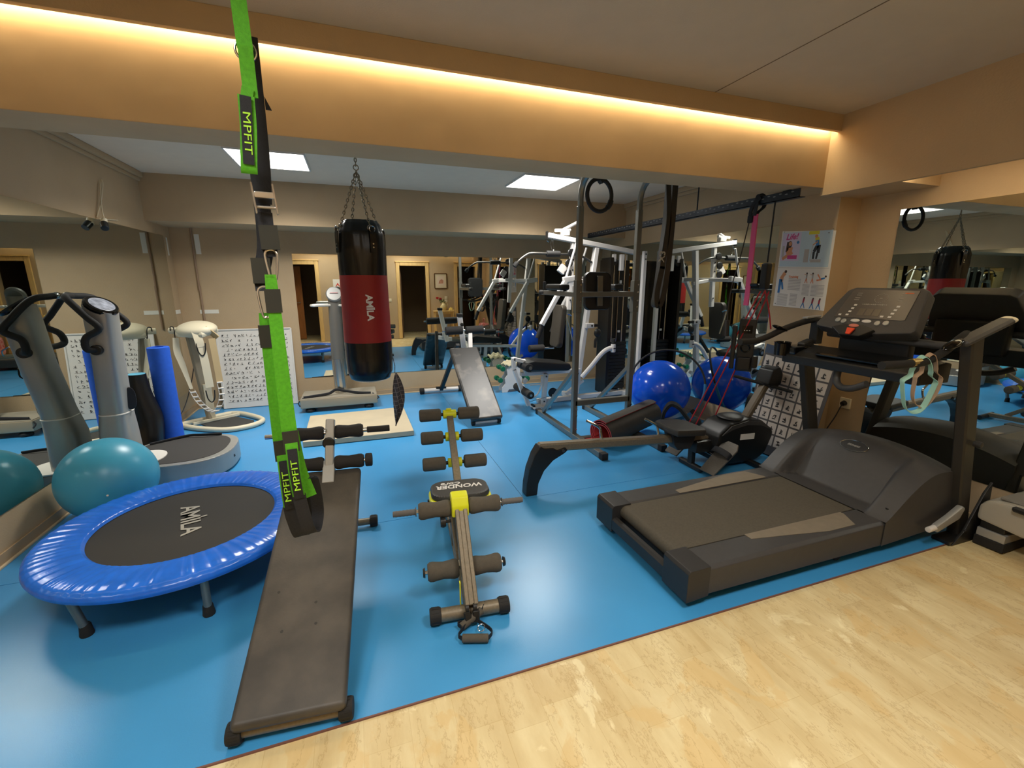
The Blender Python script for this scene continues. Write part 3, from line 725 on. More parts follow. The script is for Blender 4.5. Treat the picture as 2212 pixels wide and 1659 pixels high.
# ---- rolled mats standing by the mirror
m = MB(); m.tube([(-1.81,4.60,0),(-1.80,4.60,.18),(-1.80,4.62,.34),(-1.83,4.62,.52),(-1.84,4.62,.66),(-1.84,4.62,.735)], .1, 28, False, 4, 0, [.080,.092,.098,.086,.074,.072])
m.lathe([(0,0),(.066,0),(.066,.004),(0,.004)], Matrix.Translation((-1.84,4.62,.734)), 28, 1)
solo(m, 'rolled_mat', [mat('roll_black_vinyl',(26,25,24),.32), mat('roll_light_blue',(96,176,206),.6)], 'black rolled mat with pale blue inside standing behind the vibration plate', 'exercise mat', ang=50)
m = MB(); m.lathe([(.075,0),(.083,.004),(.083,.945),(.075,.95),(.045,.95),(.045,.01)], Matrix.Translation((-1.69,4.74,0)), 32)
m.tube([(-1.69+(.046+.004*k/8)*cos(k*.8),4.74+(.046+.004*k/8)*sin(k*.8),.951) for k in range(40)], .0015, 5)
solo(m, 'foam_roller', mat('royal_blue_foam',(30,92,206),.7,noise=.05,nscale=30), 'tall royal blue foam roll standing beside the cream belt massager', 'exercise mat')

# ---- cream belt massager in the corner
t = thing('belt_massager', 'cream belt massager with hanging straps in the far left corner', 'belt massager', (-1.62,5.55,0))
P = [(-1.84,5.44,.03),(-1.70,5.56,.03),(-1.50,5.72,.03),(-1.42,5.74,.03),(-1.30,5.66,.03),(-1.10,5.42,.03),(-1.06,5.28,.03),(-1.15,5.14,.03),(-1.35,5.08,.03),(-1.60,5.20,.03),(-1.80,5.36,.03)]
fr = MB(); fr.tube(P, .026, 12, True, 5); fr.beam((-1.74,5.42,.03),(-1.36,5.68,.03),.03,.03); fr.build('base_frame', M_offwhite, t)
m = MB(); m.prism([(-1.66,5.40),(-1.38,5.60),(-1.15,5.36),(-1.14,5.26),(-1.24,5.17),(-1.36,5.15),(-1.56,5.26)], (0,0,.016), (1,0,0),(0,1,0), .012); m.build('base_plate', mat('anthracite_plate',(60,60,58),.7), t)
m = MB(); m.beam((-1.60,5.545,.03),(-1.70,5.62,.97),.09,.045,(1,-.6,0),.006); m.build('post', mat('grey_beige_post',(150,140,120),.5), t)
m = MB(); m.box((-1.60,5.55,.22),(.075,.05,.42),.006,(0,.0,.5)); m.build('post_cover', M_offwhite, t)
hd = MB(); hc = V3((-1.60,5.52,1.03))
hr = Matrix.Rotation(radians(-28),3,'Z') @ Matrix.Rotation(radians(8),3,'X')
hd.ball(hc,(.205,.16,.085),36,20,0,hr); hd.box(hc+V3((0,0,-.03)),(.33,.24,.07),.03,hr)
for i, v in enumerate(hd.V[:]): pass
hd.build('motor_head', M_offwhite, t)
m = MB(); m.cyl(hc+V3((-.17,.02,-.01)), hc+V3((-.255,.045,-.01)), .032, bev=.006); m.build('side_knob', M_offwhite, t)
m = MB(); m.tube([hc+V3((-.235,-.0,-.01)),hc+V3((-.23,0,.03)),hc+V3((-.20,-.01,.02)),hc+V3((-.195,-.03,-.09)),hc+V3((-.185,-.03,-.11))], .005, 6, False, 4); m.build('hook', M_black, t)
m = MB(); m.ribbon([hc+V3((-.19,-.03,-.08)),hc+V3((-.19,-.05,-.22)),hc+V3((-.16,-.06,-.36)),hc+V3((-.105,-.09,-.62))], (1,.3,0), .055, .008, 5, 0, [.05,.06,.055,.028]); m.build('belt_strap', M_offwhite, t)
m = MB(); m.ribbon([hc+V3((.03,-.15,.0)),hc+V3((.05,-.165,-.10)),hc+V3((.06,-.165,-.17))], (1,.3,0), .075, .008, 4); m.ribbon([hc+V3((.06,-.16,-.15)),hc+V3((.075,-.165,-.32)),hc+V3((.085,-.165,-.60))], (1,.3,0), .072, .008, 4); m.build('belt_strap', M_offwhite, t)
m = MB(); m.ribbon([hc+V3((.10,-.10,.02)),hc+V3((.17,-.10,-.05)),hc+V3((.20,-.10,-.09))], (1,-.6,0), .075, .01, 4); m.ribbon([hc+V3((.155,-.12,-.09)),hc+V3((.165,-.12,-.35)),hc+V3((.17,-.12,-.56))], (1,.3,0), .06, .007, 4); m.build('belt_strap', mat('tan_webbing',(196,172,128),.8), t)
for dz, dx in ((-.10,.0),(-.60,.02)):
    q = hc+V3((.065+dx,-.175,dz-.06)); m = MB(); m.tube([q+V3((-.04,0,.03)),q+V3((-.03,0,-.06)),q+V3((0,0,-.10)),q+V3((.03,0,-.06)),q+V3((.04,0,.03))], .006, 8, False, 4); m.build('strap_loop', M_black, t)
q0, q1 = hc+V3((-.10,-.10,-.63)), hc+V3((.17,-.13,-.56))
bd = MB(); path, _ = spline([q0, q0+V3((.05,-.02,-.12)), q0+V3((.13,-.03,-.22)), q0+V3((.20,-.02,-.24)), q1+V3((.0,0,-.16)), q1], 5)
for dd in (-.022,.022): bd.tube([p+V3((dd,dd*.3,0)) for p in path], .0035, 6)
for p in path[1::2]: bd.cyl(p+V3((-.024,-.007,0)), p+V3((.024,.007,0)), .009, seg=10)
bd.build('roller_beads', M_paper, t)
m = MB(); m.tube([(-1.68,5.60,.72),(-1.73,5.52,.45),(-1.79,5.36,.2),(-1.885,5.15,.03),(-1.885,4.95,.01)], .005, 6, False, 6); m.build('power_cord', M_black, t)

# ---- exercise chart board on the far wall
def chart(mb, O, U, W, w, h, rows, cols, mi=1, seed=3, sz=1.):
    rg = random.Random(seed); U, W = V3(U).normalized(), V3(W).normalized(); N = U.cross(W)
    for r in range(rows):
        for c in range(cols):
            if rg.random() < .12: continue
            x = (c+.5)/cols*w + rg.uniform(-.004,.004); y = h-(r+.6)/rows*h
            if rg.random() < .7: mb.box(V3(O)+U*x+W*(y-.008*sz)+N*.0008,(1,1,1),0,Matrix((U*(.028*sz),W*.0022,N*.0008)).transposed(),mi)
            for _ in range(rg.randint(1,3)):
                a = rg.uniform(.2,2.9); l = rg.uniform(.010,.022)*sz
                D = (U*cos(a)+W*sin(a)); E = (W*cos(a)-U*sin(a))
                mb.box(V3(O)+U*(x+rg.uniform(-.008,.008)*sz)+W*(y+rg.uniform(-.002,.010)*sz)+N*.0008,(1,1,1),0,Matrix((D*l,E*(.004*sz),N*.0008)).transposed(),mi)
            if rg.random() < .5: mb.box(V3(O)+U*(x+.006*sz)+W*(y+.014*sz)+N*.0008,(1,1,1),0,Matrix((U*.006*sz,W*.006*sz,N*.0008)).transposed(),mi)
t = thing('exercise_chart', 'large white chart of small exercise figures leaning on the far wall behind the green straps', 'exercise chart', (-1.18,6.1,0))
A = V3((-1.60,6.08,.006)); Wc = V3((0,.10,.955)).normalized()
Xc = MB(); Nn = V3((1,0,0)).cross(Wc)
Xc.box(A+V3((.405,0,0))+Wc*.478-Nn*.008,(1,1,1),0,Matrix((V3((.81,0,0)),Wc*.955,Nn*.014)).transposed())
chart(Xc, A+V3((.04,0,0))+Wc*.06-Nn*.0004, (1,0,0), Wc, .73, .85, 15, 17, 1, 3, 1.25); Xc.build('board', [M_paper, M_ink], t)
fr = MB(); fr.beam(A+Wc*.955+V3((0,-.002,0)), A+V3((.81,-.002,0))+Wc*.955, .018,.018); fr.beam(A+V3((.81,-.002,.0)), A+V3((.81,-.002,0))+Wc*.955, .018,.018); fr.beam(A+V3((0,-.002,.0)), A+V3((0,-.002,0))+Wc*.955, .018,.018); fr.build('board_frame', M_paper, t)

# ---- slimming vibration machine behind the bag
t = thing('vibration_column_trainer', 'silver column vibration machine partly hidden behind the punching bag', 'vibration machine', (-.25,5.78,0))
m = MB(); m.box2((-.70,5.56,.055),(.175,6.02,.165),.012); m.box2((-.69,5.57,.16),(.165,6.0,.172),.004,1); m.build('platform', [mat('champagne_metal',(168,156,134),.35,.3), mat('grey_deck_top',(150,142,126),.6)], t)
for x in (-.6,.07):
    for y in (5.62,5.94):
        c = MB(); c.lathe([(0,0),(.045,0),(.055,.012),(.055,.03),(.03,.055),(0,.058)], Matrix.Translation((x,y,.0)), 18); c.build('rubber_foot', M_rubber, t)
m = MB(); m.cyl((-.245,5.80,.165),(-.255,5.80,.60),.073,seg=28); m.build('lower_column', mat('polished_steel',(190,186,176),.22,.9), t)
m = MB(); m.cyl((-.255,5.80,.60),(-.235,5.80,1.36),.072,.07,seg=28); cl = m.build('upper_column', mat('grey_metallic_column',(128,126,120),.32,.5), t)
m = MB(); R = Matrix.Rotation(radians(65),4,'X'); m.lathe([(0,-.03),(.072,-.03),(.09,-.015),(.092,.01),(.08,.022),(0,.024)], Matrix.Translation((-.232,5.76,1.375)) @ R, 28)
hd = m.build('console', mat('mid_grey_plastic',(118,118,114),.4,.2), t)
m = MB(); m.box((-.232,5.735,1.395),(.09,.004,.012),0,(-.43,0,0)); m.build('red_display', mat('dull_red_lens',(128,30,24),.3), hd)
m = MB(); m.box((-.232,5.727,1.352),(.115,.004,.018),.001,(-.43,0,0)); m.build('button_strip', M_paper, hd)
m = MB(); m.tube([(-.235,5.80,1.245),(-.33,5.72,1.25),(-.46,5.66,1.25),(-.49,5.72,1.25),(-.46,5.80,1.25),(-.30,5.84,1.25)], .014, 10, False, 5); m.tube([(-.235,5.80,1.245),(-.14,5.72,1.245),(-.08,5.68,1.245),(-.06,5.74,1.245),(-.14,5.84,1.245)], .014, 10, False, 5); m.build('hand_rail', mat('white_satin_rail',(214,210,200),.3,.2), t)
m = MB(); m.ribbon([(-.085,5.665,1.24),(-.08,5.655,.9),(-.065,5.66,.52)], (1,.2,0), .045, .006, 4); st = m.build('belt_strap', M_offwhite, t)
m = MB(); m.tube([(-.09,5.66,.53),(-.085,5.655,.44),(-.06,5.655,.41),(-.035,5.66,.44),(-.04,5.66,.53)], .009, 8, False, 4); m.build('strap_handle', M_rubber, st)
m = MB(); m.tube([(-.66,5.60,.182),(-.50,5.63,.19),(-.38,5.65,.20),(-.30,5.68,.235),(-.20,5.67,.215),(-.05,5.63,.19),(.10,5.60,.182)], .017, 8, False, 5, 0, None, .6); m.tube([(-.66,5.60,.18),(-.715,5.575,.13),(-.70,5.55,.09)], .007, 6, False, 4); m.tube([(.12,5.6,.18),(.19,5.57,.13),(.17,5.545,.12)], .007, 6, False, 4); m.build('hand_strap', M_web, t)
# beige low platform
m = MB(); m.prism([(-.56,4.34),(.465,4.34),(.455,5.28),(-.57,5.24)], (0,0,.004), (1,0,0),(0,1,0), .052, .006); m.prism([(-.54,4.36),(.445,4.36),(.44,5.26),(-.55,5.22)], (0,0,0), (1,0,0),(0,1,0), .004, 0, 1)
solo(m, 'floor_platform', [mat('beige_board',(196,182,154),.55,noise=.05,nscale=5), M_black], 'low beige platform on the blue floor below the punching bag', 'platform')

# ---- wiring and tape in the left corner
m = MB(); m.tube([(XL+.006,4.66,2.02),(XL+.02,4.74,2.15),(XL+.03,4.80,2.29),(XL+.02,4.82,2.335),(XL+.02,4.78,2.27),(XL+.03,4.72,2.15),(XL+.05,4.66,2.06),(XL+.055,4.66,2.0)], .005, 6, False, 6)
cb = solo(m, 'dangling_cable', mat('cable_cream',(214,200,170),.5), 'cream cable loop with two plugs hanging on the left wall over the mirror', 'cable')
m = MB(); m.cyl((XL+.055,4.66,2.01),(XL+.05,4.64,1.965),.018,.026); m.build('cable_socket', M_offwhite, cb)
m = MB(); m.cyl((XL+.052,4.645,1.975),(XL+.07,4.60,1.93),.027,bev=.004); m.build('plug', M_black, cb)
m = MB(); m.tube([(XL+.012,5.0,2.04),(XL+.012,4.7,2.012),(XL+.03,4.66,2.0)], .004, 6, False, 3); m.build('wall_wire', MATS['cable_cream'], cb)
m = MB(); m.tube([(-1.705,YB-.012,2.11),(-1.705,YB-.012,1.5),(-1.70,YB-.012,1.45),(-1.70,YB-.012,.98)], .011, 8); m.cyl((-1.703,YB-.012,1.47),(-1.703,YB-.012,1.42),.015)
solo(m, 'conduit_pipe', mat('conduit_painted',(150,124,100),.6), 'thin painted conduit pipe running down the far wall near the left corner', 'pipe')
def tape(c, d, label): solo(MB().box(c, d, .0005), 'tape_strip', M_tape, label, 'tape')
tape((-1.66,YB-.002,1.94),(.05,.003,.22),'upright white tape strip high on the far wall beside the conduit')
tape((-1.64,YB-.002,1.175),(.19,.003,.045),'flat white tape strip on the far wall above the exercise chart')
tape((XL+.0025,6.09,1.90),(.003,.035,.19),'upright white tape strip at the top corner of the left mirror')
tape((XL+.0025,6.08,1.185),(.003,.15,.045),'flat white tape strip at the edge of the left mirror')
# ================================================================ right half
# ---- treadmill
t = thing('treadmill', 'large charcoal treadmill on the right with console facing the belt', 'treadmill', (2.35,1.845,0))
YN, YF, YC = 1.43, 2.26, 1.845
m = MB(); m.box2((1.45,YN+.03,.05),(3.2,YF-.03,.155),.01); m.build('deck', M_char2, t)
for y0_, y1_, s in ((YN,1.605,-1),(2.085,YF,1)):
    m = MB(); m.prism([(0,.055),(0,.185),(.02,.2),(.155,.2),(.172,.188),(.172,.055)] if s < 0 else [(.003,.055),(.003,.188),(.02,.2),(.155,.2),(.175,.185),(.175,.055)], (1.47,y0_,0), (0,1,0),(0,0,1), 1.30, .004)
    r = m.build('side_rail', M_char, t)
    c = MB(); yi = y1_-.012 if s < 0 else y0_+.012
    c.prism([(1.86,yi-s*-.0),(1.86,yi+s*.045),(2.1,yi+s*.085),(2.32,yi+s*.125),(2.52,yi+s*.125),(2.58,yi+s*.02),(2.58,yi)], (0,0,.199), (1,0,0),(0,1,0), .004, .0015)
    c.build('foot_pad', mat('pale_grey_foot_pad',(122,112,96),.55,noise=.06,nscale=20), r)
    e = MB(); e.prism([(0,.035),(.0,.185),(.012,.2015),(.13,.2035),(.13,.045)], (1.36,y0_-.002,0), (1,0,0),(0,0,1), -(y1_-y0_)-.004, .004); e.build('rear_cap', M_char2, t)
m = MB(); m.beam((1.385,1.58,.085),(1.385,2.11,.085),.045,.085,(0,0,1),.012); m.build('rear_bar', M_char2, t)
m = MB()
pr = [(2.86,.193),(1.455,.193)]+[(1.455-.04*sin(radians(a)), .153+.04*cos(radians(a))) for a in range(20,181,20)]+[(2.86,.113)]
m.prism([(x,z) for x, z in pr], (0,2.09,0), (1,0,0),(0,0,1), .488, 0); m.build('running_belt', mat('running_belt_rubber',(78,72,60),.78,noise=.10,nscale=90,bump=.12,bscale=450), t)
def hz(x, y):
    d = abs(y-YC); e = min(1, max(0, (d-.25)/.055)); e = e*e*(3-2*e)
    H = .435+.075*(1-(d/.415)**2)
    x0 = 2.845*(1-e)+2.70*e; k = min(1, max(0, (x-x0)/(3.16-x0))); k = sin(k*pi/2)**1.15
    z = .2+(H-.2)*k + .018*e*sin(pi*min(1, max(0, (x-2.72)/.45)))
    if x > 3.16: z -= (x-3.16)**2*1.6
    return z
def hoodf(u, v):
    x = 2.70+.66*u; y = YN-.004+(YF-YN+.008)*v; return V3((x,y,hz(x,y))), V3((0,0,1))
m = MB(); m.sheet(hoodf, 60, 60)
for y in (YN-.004, YF+.004):
    def sf(u, v, y=y): x = 2.70+.66*u; zb = .055+.03*u; return V3((x,y,zb+(hz(x,y)-zb)*v)), V3((0,1,0))
    m.sheet(sf, 40, 4)
m.sheet(lambda u, v: (V3((3.36,YN-.004+(YF-YN+.008)*u,.085+(hz(3.36,YN+(YF-YN)*u)-.085)*v)), V3((1,0,0))), 40, 3)
hood = m.build('motor_hood', M_char, t, 40)
def hoodpt(x, y, o=.002): return V3((x,y,hz(x,y)+o))
m = MB(); P_ = [hoodpt(3.045+.030*cos(a)+.0*sin(a), 1.87+.085*sin(a), .004) for a in [2*pi*k/36 for k in range(36)]]
m.tube(P_, .0032, 6, True); n_ = (hoodpt(3.03,1.87)-hoodpt(3.06,1.87)).normalized()
m.build('badge_ring', M_chrome, hood)
m = MB(); m.add([hoodpt(3.045,1.87,.004)]+P_, [(0,1+k,1+(k+1) % 36) for k in range(36)])
m.text('fitness', .030, hoodpt(3.045,1.87,.0045), (0,-1,0), (.8,0,.42), .0006, 1, bold=.0008, shear=.2)
m.build('badge_plate', [M_char2, M_silver], hood)
m = MB(); m.cyl(hoodpt(2.77,1.47,-.004),hoodpt(2.77,1.47,.001),.008,seg=12); m.build('screw', M_black, hood)
# uprights
for yb, yt, xb, xt, zt, nm in ((1.415,1.41,3.375,3.075,1.22,0),(2.315,2.30,3.345,3.03,1.10,1)):
    m = MB(); m.beam((xb,yb,.02),(xt,yt,zt),.058,.098,(1,0,0),.008); m.build('upright', mat('dark_bronze_post',(52,49,44),.5,.1), t)
    m = MB(); m.prism([(-.15,.0),(.15,.0),(.15,.05),(.115,.36),(.06,.30),(-.06,.07)] if nm == 0 else [(-.25,.0),(-.02,.0),(-.02,.06),(-.22,.06)], (3.35,yb-.055 if nm == 0 else yb+.075,0), (1,0,0),(0,0,1), -.014 if nm else .014, .003)
    m.box((3.35 if nm == 0 else 3.22,yb-.02 if nm == 0 else yb+.0,.012),(.34 if nm == 0 else .22,.09,.022),.004); m.build('foot_bracket', M_black, t)
    if nm == 0:
        m = MB(); m.cyl((3.24,yb-.04,.62),(3.24,yb-.075,.62),.018,bev=.003); m.cyl((3.30,yb-.062,.08),(3.30,yb-.075,.08),.008,seg=10); m.build('bolt', M_char2, t)
m = MB(); m.prism([(0,.0),(.20,.0),(.25,.05),(.23,.075),(.12,.055),(.0,.045)], (3.06,1.395,.10), (1,0,.28),(-.28,0,1), .035, .010); lv = m.build('fold_lever', M_silver, t)
m = MB(); m.cyl((3.0,1.378,.125),(3.07,1.378,.13),.016,bev=.003); m.build('lever_grip', M_paper, lv)
m = MB(); m.lathe([(0,0),(.03,0),(.032,.004),(.032,.03),(.03,.034),(0,.034)], Matrix.Translation((2.42,1.50,.033)) @ Matrix.Rotation(pi/2,4,'X'), 18); m.cyl((2.42,1.48,.04),(2.42,1.48,.08),.02); m.build('caster', M_rubber, t)
# cross tray, console
m = MB(); m.prism([(.0,.0),(.0,.055),(.05,.085),(.20,.12),(.26,.11),(.26,.0)], (2.86,2.33,.955), (1,0,0),(0,0,1), .84, .008); tr = m.build('tray', M_black, t)
m = MB(); m.prism([(2.865,-.20),(2.865,.19),(2.95,.25),(3.09,.25),(3.09,-.25),(2.95,-.25)], (0,1.90,1.035), (1,0,0),(0,1,.0), .012, .004); m.build('tray_liner', M_gloss, tr)
m = MB(); m.lathe([(.036,0),(.048,.0),(.052,.085),(.058,.09),(.052,.094),(.044,.085),(.040,.01),(0,.008)], Matrix.Translation((2.87,2.345,1.0)), 28); m.box((2.95,2.30,1.04),(.16,.12,.06),.012); m.build('cup_holder', M_gloss, t)
m = MB(); m.tube([(2.93,1.97,.97),(2.91,1.96,.89),(2.89,1.91,.855),(2.86,1.82,.87),(2.85,1.74,.915)], .021, 12, False, 6); m.build('lower_grip_bar', M_char, t)
A0, A1 = V3((2.98,1.905,1.24)), V3((3.145,1.905,1.475)); Wc = (A1-A0); HL = Wc.length; Wc.normalize(); Uc = V3((0,-1,0)); Nc = Uc.cross(Wc)
def cp(u, w, n=0.): return A0+Uc*u+Wc*w+Nc*n
m = MB(); m.prism([(-.30,.0),(-.29,-.02),(-.10,-.045),(.10,-.045),(.27,-.02),(.285,.0),(.235,HL-.02),(.20,HL),(-.185,HL+.004),(-.225,HL-.02)], cp(0,0,-.085), Uc, Wc, .085, .012)
con = m.build('console', M_char, t)
m = MB(); m.prism([(-.205,.055),(.185,.055),(.205,.06),(.19,HL-.022),(-.17,HL-.018),(-.185,HL-.03)], cp(0,0,-.003), Uc, Wc, .0065, .0015)
g = lambda u, w, a, b, mi: m.box(cp(u,w,.0042),(1,1,1),0,Matrix((Uc*a,Wc*b,Nc*.0012)).transposed(),mi)
for w in (.075,.10,.125,.150): g(-.135-.015*(.15-w)/.075+.02, w, .017,.011,1); g(.118+.012*(w-.075)/.075, w, .018,.012,1)
g(-.175,.073,.017,.011,1); g(.075,.075,.018,.012,1)
for k in range(3): g(-.055+.045*k,.10,.038,.05,2)
for k in range(14): g(-.075+.0105*k,.158,.007,.004+.002*(k % 4),3)
for w in (.19,.205,.225,.24): g(-.13,w,.03,.003,3); g(.12,w,.022,.003,3)
g(.145,.245,.045,.006,4)
for k in range(20):
    a = 2*pi*k/20; g(.01+.035*cos(a), .205+.032*sin(a), .006,.003,3)
g(.01,.205,.016,.006,3)
m.build('display_panel', [mat('grey_display',(88,82,76),.28), M_paper, mat('amber_grey_digit',(104,94,80),.3), mat('pale_print',(160,156,148),.5), mat('orange_print',(206,104,60),.5)], con)
m = MB()
for u, w in ((-.165,.032),(-.125,.026),(.075,.026),(.120,.032)): m.cyl(cp(u,w,-.004), cp(u,w,.008), .0165, bev=.003, mi=0)
m.build('round_button', M_silver, con)
m = MB()
for u in (-.060,.008): m.lathe([(0,0),(.026,0),(.028,.004),(.022,.007),(0,.008)], Matrix.Translation(cp(u,.036,-.001)) @ Matrix((Uc,Wc,Nc)).transposed().to_4x4() @ Matrix.Diagonal((1,.42,1,1)), 24)
m.build('start_button', M_paper, con)
m = MB(); m.prism([(-.14,.0),(-.06,-.055),(.06,-.055),(.13,.0),(.05,.03),(-.06,.03)], cp(-.035,-.028,-.04), Uc, Wc, .06, .012); lip = m.build('console_lip', M_black, con)
m = MB(); m.lathe([(0,0),(.024,0),(.026,.004),(.02,.008),(0,.009)], Matrix.Translation(cp(-.035,-.012,.018)) @ Matrix((Uc,Wc,Nc)).transposed().to_4x4() @ Matrix.Diagonal((1.15,.5,1,1)), 24); m.build('stop_button', mat('salmon_button',(206,120,100),.4), con)
m = MB(); m.prism([(-.024,.0),(.024,.0),(.012,-.045),(-.014,-.045)], cp(-.035,-.035,.022), Uc, Wc, .012, .004); m.build('safety_key', mat('red_orange_key',(238,74,34),.35), con)
# handlebars
def hbar(pts, name='handlebar'):
    m = MB(); m.tube(pts, .021, 12, False, 6); return m.build(name, M_rubber, t)
fb = hbar([(3.16,2.27,1.235),(3.05,2.30,1.245),(2.86,2.325,1.195),(2.70,2.335,1.135),(2.58,2.33,1.112),(2.44,2.315,1.115)])
m = MB(); m.ball((2.80,2.325,1.195),(.075,.024,.014),20,10,0,Matrix.Rotation(radians(18),3,'Y')); m.build('pulse_sensor', M_gloss, fb)
m = MB(); m.prism([(0,-.02),(.13,-.02),(.16,0),(.13,.02),(0,.02)], (3.0,2.305,1.258),(1,0,.06),(0,1,0),.012,.003); m.build('arm_cover', M_silver, fb)
nb = hbar([(3.10,1.45,1.235),(3.0,1.43,1.21),(2.88,1.425,1.15),(2.76,1.43,1.108),(2.62,1.44,1.10),(2.46,1.45,1.10)])
m = MB(); m.beam((2.97,1.41,1.19),(3.33,1.40,1.305),.075,.035,(0,0,1),.012); arm = m.build('arm_rest', M_char, t)
m = MB(); m.lathe([(0,0),(.022,0),(.028,.006),(.028,.02),(.02,.028),(0,.03)], Matrix.Translation((3.325,1.40,1.303)) @ Matrix.Rotation(radians(72),4,'Y') @ Matrix.Diagonal((.7,1.35,1,1)), 20); m.build('end_cap', M_offwhite, arm)
m = MB(); m.ball((2.93,1.415,1.19),(.075,.03,.016),20,10,0,Matrix.Rotation(radians(-20),3,'Y')); m.build('pulse_sensor', M_gloss, nb)
m = MB(); m.cyl((2.72,1.436,1.104),(2.66,1.438,1.102),.0225); m.build('contact_plate', mat('brass_contact',(186,160,96),.3,.8), nb)
m = MB(); m.tube([(3.12,2.20,1.16),(3.05,1.9,1.165),(3.10,1.5,1.16)], .022, 12, False, 5); m.build('cross_bar', M_char, t)
m = MB(); m.box((3.12,1.9,1.13),(.07,.42,.24),.02); m.build('console_neck', M_black, t)
m = MB(); m.beam((3.10,2.28,1.08),(3.10,2.28,1.24),.06,.06); m.beam((3.14,1.43,1.04),(3.14,1.43,1.2),.05,.05); m.build('console_bracket', M_black, t)

# ---- loop bands hung on the treadmill handle
def loopband(name, cx, yy, zc, a, b_, col, lab, wd, ph):
    P_ = []
    for k in range(40):
        q = 2*pi*k/40; w_ = 1+.10*sin(3*q+ph); ux = V3((.78,-.35,0)).normalized()
        P_.append(V3((cx,yy,zc))+ux*(a*cos(q)*w_*(1 if sin(q) < .3 else .62))+V3((0,0,b_*sin(q))))
    P_.append(P_[0]); m = MB(); m.ribbon(P_, (.35,.78,.25), wd, .0022, 2)
    solo(m, name, col, lab, 'resistance band', ang=80)
loopband('loop_band', 2.745, 1.432, .985, .078, .150, mat('mint_latex',(158,206,190),.6), 'mint green loop band hanging from the near treadmill handle', .032, 0)
loopband('loop_band', 2.79, 1.425, 1.005, .062, .142, mat('tan_latex',(178,148,120),.6), 'tan loop band hanging beside the mint one on the treadmill handle', .028, 1.6)

# ---- silver step machine at the frame edge
t = thing('step_machine', 'silver and black step machine on the tiles against the right skirting', 'step machine', (3.47,.98,0))
for a, b_ in ((1.20,1.335),(.60,.735)):
    MB().box2((3.365,a,.0),(3.59,b_,.055),.006).build('rubber_base', M_rubber, t)
    MB().box2((3.37,a+.005,.055),(3.59,b_-.005,.105),.004).build('silver_band', M_silver, t)
    MB().box2((3.375,a+.015,.105),(3.59,b_-.01,.16),.008).build('black_riser', M_black, t)
m = MB(); m.prism([(1.345,.15),(1.345,.24),(1.31,.285),(1.2,.30),(.7,.30),(.6,.26),(.6,.15),(.8,.13),(1.15,.13)], (3.362,0,0), (0,1,0),(0,0,1), .226, .022); m.build('body_shell', mat('pale_silver_shell',(172,168,156),.4,.1), t)
m = MB(); m.box2((3.40,.75,.295),(3.57,1.28,.312),.008); m.build('tread_pad', mat('grey_tread',(120,116,108),.6), t)
m = MB(); m.beam((3.345,1.06,.285),(3.345,1.20,.29),.03,.03,(0,0,1),.008); m.build('latch', M_black, t)

# ---- wall socket, plug, cable
t = thing('wall_socket', 'white wall socket with black plug low on the wall behind the treadmill', 'wall socket', (3.615,2.335,.53))
MB().box((3.613,2.335,.575),(.016,.085,.085),.006,None,0,3).build('cover_plate', M_offwhite, t)
m = MB(); m.cyl((3.606,2.335,.578),(3.575,2.335,.572),.021,.018,bev=.004); m.build('plug', M_black, t)
m = MB(); m.tube([(3.578,2.335,.572),(3.56,2.335,.54),(3.54,2.35,.46),(3.50,2.38,.34),(3.46,2.41,.22),(3.44,2.38,.10)], .0045, 8, False, 6); m.build('power_cord', M_black, t)

# ---- magazine poster on the column
t = thing('column_poster', 'laminated magazine pages pinned on the right column above the treadmill arm', 'poster', (3.397,2.68,1.3))
Up, Wp = V3((0,-1,0)), V3((0,0,1)); O_ = V3((3.3985,2.915,1.295))
PAL = [mat('print_pale_blue',(186,206,216),.5), mat('print_magenta',(196,60,132),.5), mat('print_skin',(206,142,98),.5), mat('print_brown',(70,46,36),.5), mat('print_blue',(50,116,176),.5), mat('print_black',(40,42,46),.5), mat('print_yellow',(214,204,50),.5), mat('print_orange',(222,132,92),.5), mat('print_grey',(176,172,168),.6), mat('print_lilac',(206,196,218),.5), mat('print_red',(150,40,60),.5)]
m = MB()
def pp(x, y): return O_+Up*x+Wp*(y+.02-.0444*x)+V3((-.0027,0,0))
def q(poly, mi, dz=0.): m.prism(poly, pp(0,0)+V3((-dz,0,0)), Up, (Wp-Up*0).normalized() if False else V3((0,0.0444,1)).normalized(), .0003, 0, mi) if False else m.add([pp(x,y)+V3((-dz,0,0)) for x, y in poly], [tuple(range(len(poly)))], mi)
def rect(x, y, a, b, mi, dz=0.): q([(x,y),(x+a,y),(x+a,y+b),(x,y+b)], mi, dz)
def limb(x0, y0_, x1, y1_, w, mi, dz=.0004):
    dx, dy = x1-x0, y1_-y0_; l = sqrt(dx*dx+dy*dy); nx_, ny_ = -dy/l*w/2, dx/l*w/2
    q([(x0+nx_,y0_+ny_),(x0-nx_,y0_-ny_),(x1-nx_*.8,y1_-ny_*.8),(x1+nx_*.8,y1_+ny_*.8)], mi, dz)
def disc(x, y, r, mi, dz=.0006, e=1.): q([(x+r*cos(2*pi*k/14), y+r*e*sin(2*pi*k/14)) for k in range(14)], mi, dz)
rect(.01,.325,.42,.27,0); rect(.012,.37,.165,.22,9,.0002)
m.text('Life!', .062, pp(.095,.558)+V3((-.0006,0,0)), Up, Wp, .0002, 1, shear=.25, bold=.0016)
disc(.085,.50,.020,3,.0005,1.4); limb(.07,.52,.062,.44,.026,3); disc(.088,.505,.014,2,.0007,1.25); limb(.09,.48,.085,.41,.05,2); limb(.10,.47,.06,.43,.018,2,.0006); limb(.115,.44,.03,.385,.03,2,.0006)
rect(.075,.385,.085,.03,1,.0008); disc(.155,.515,.012,4); rect(.02,.40,.02,.09,8,.0003)
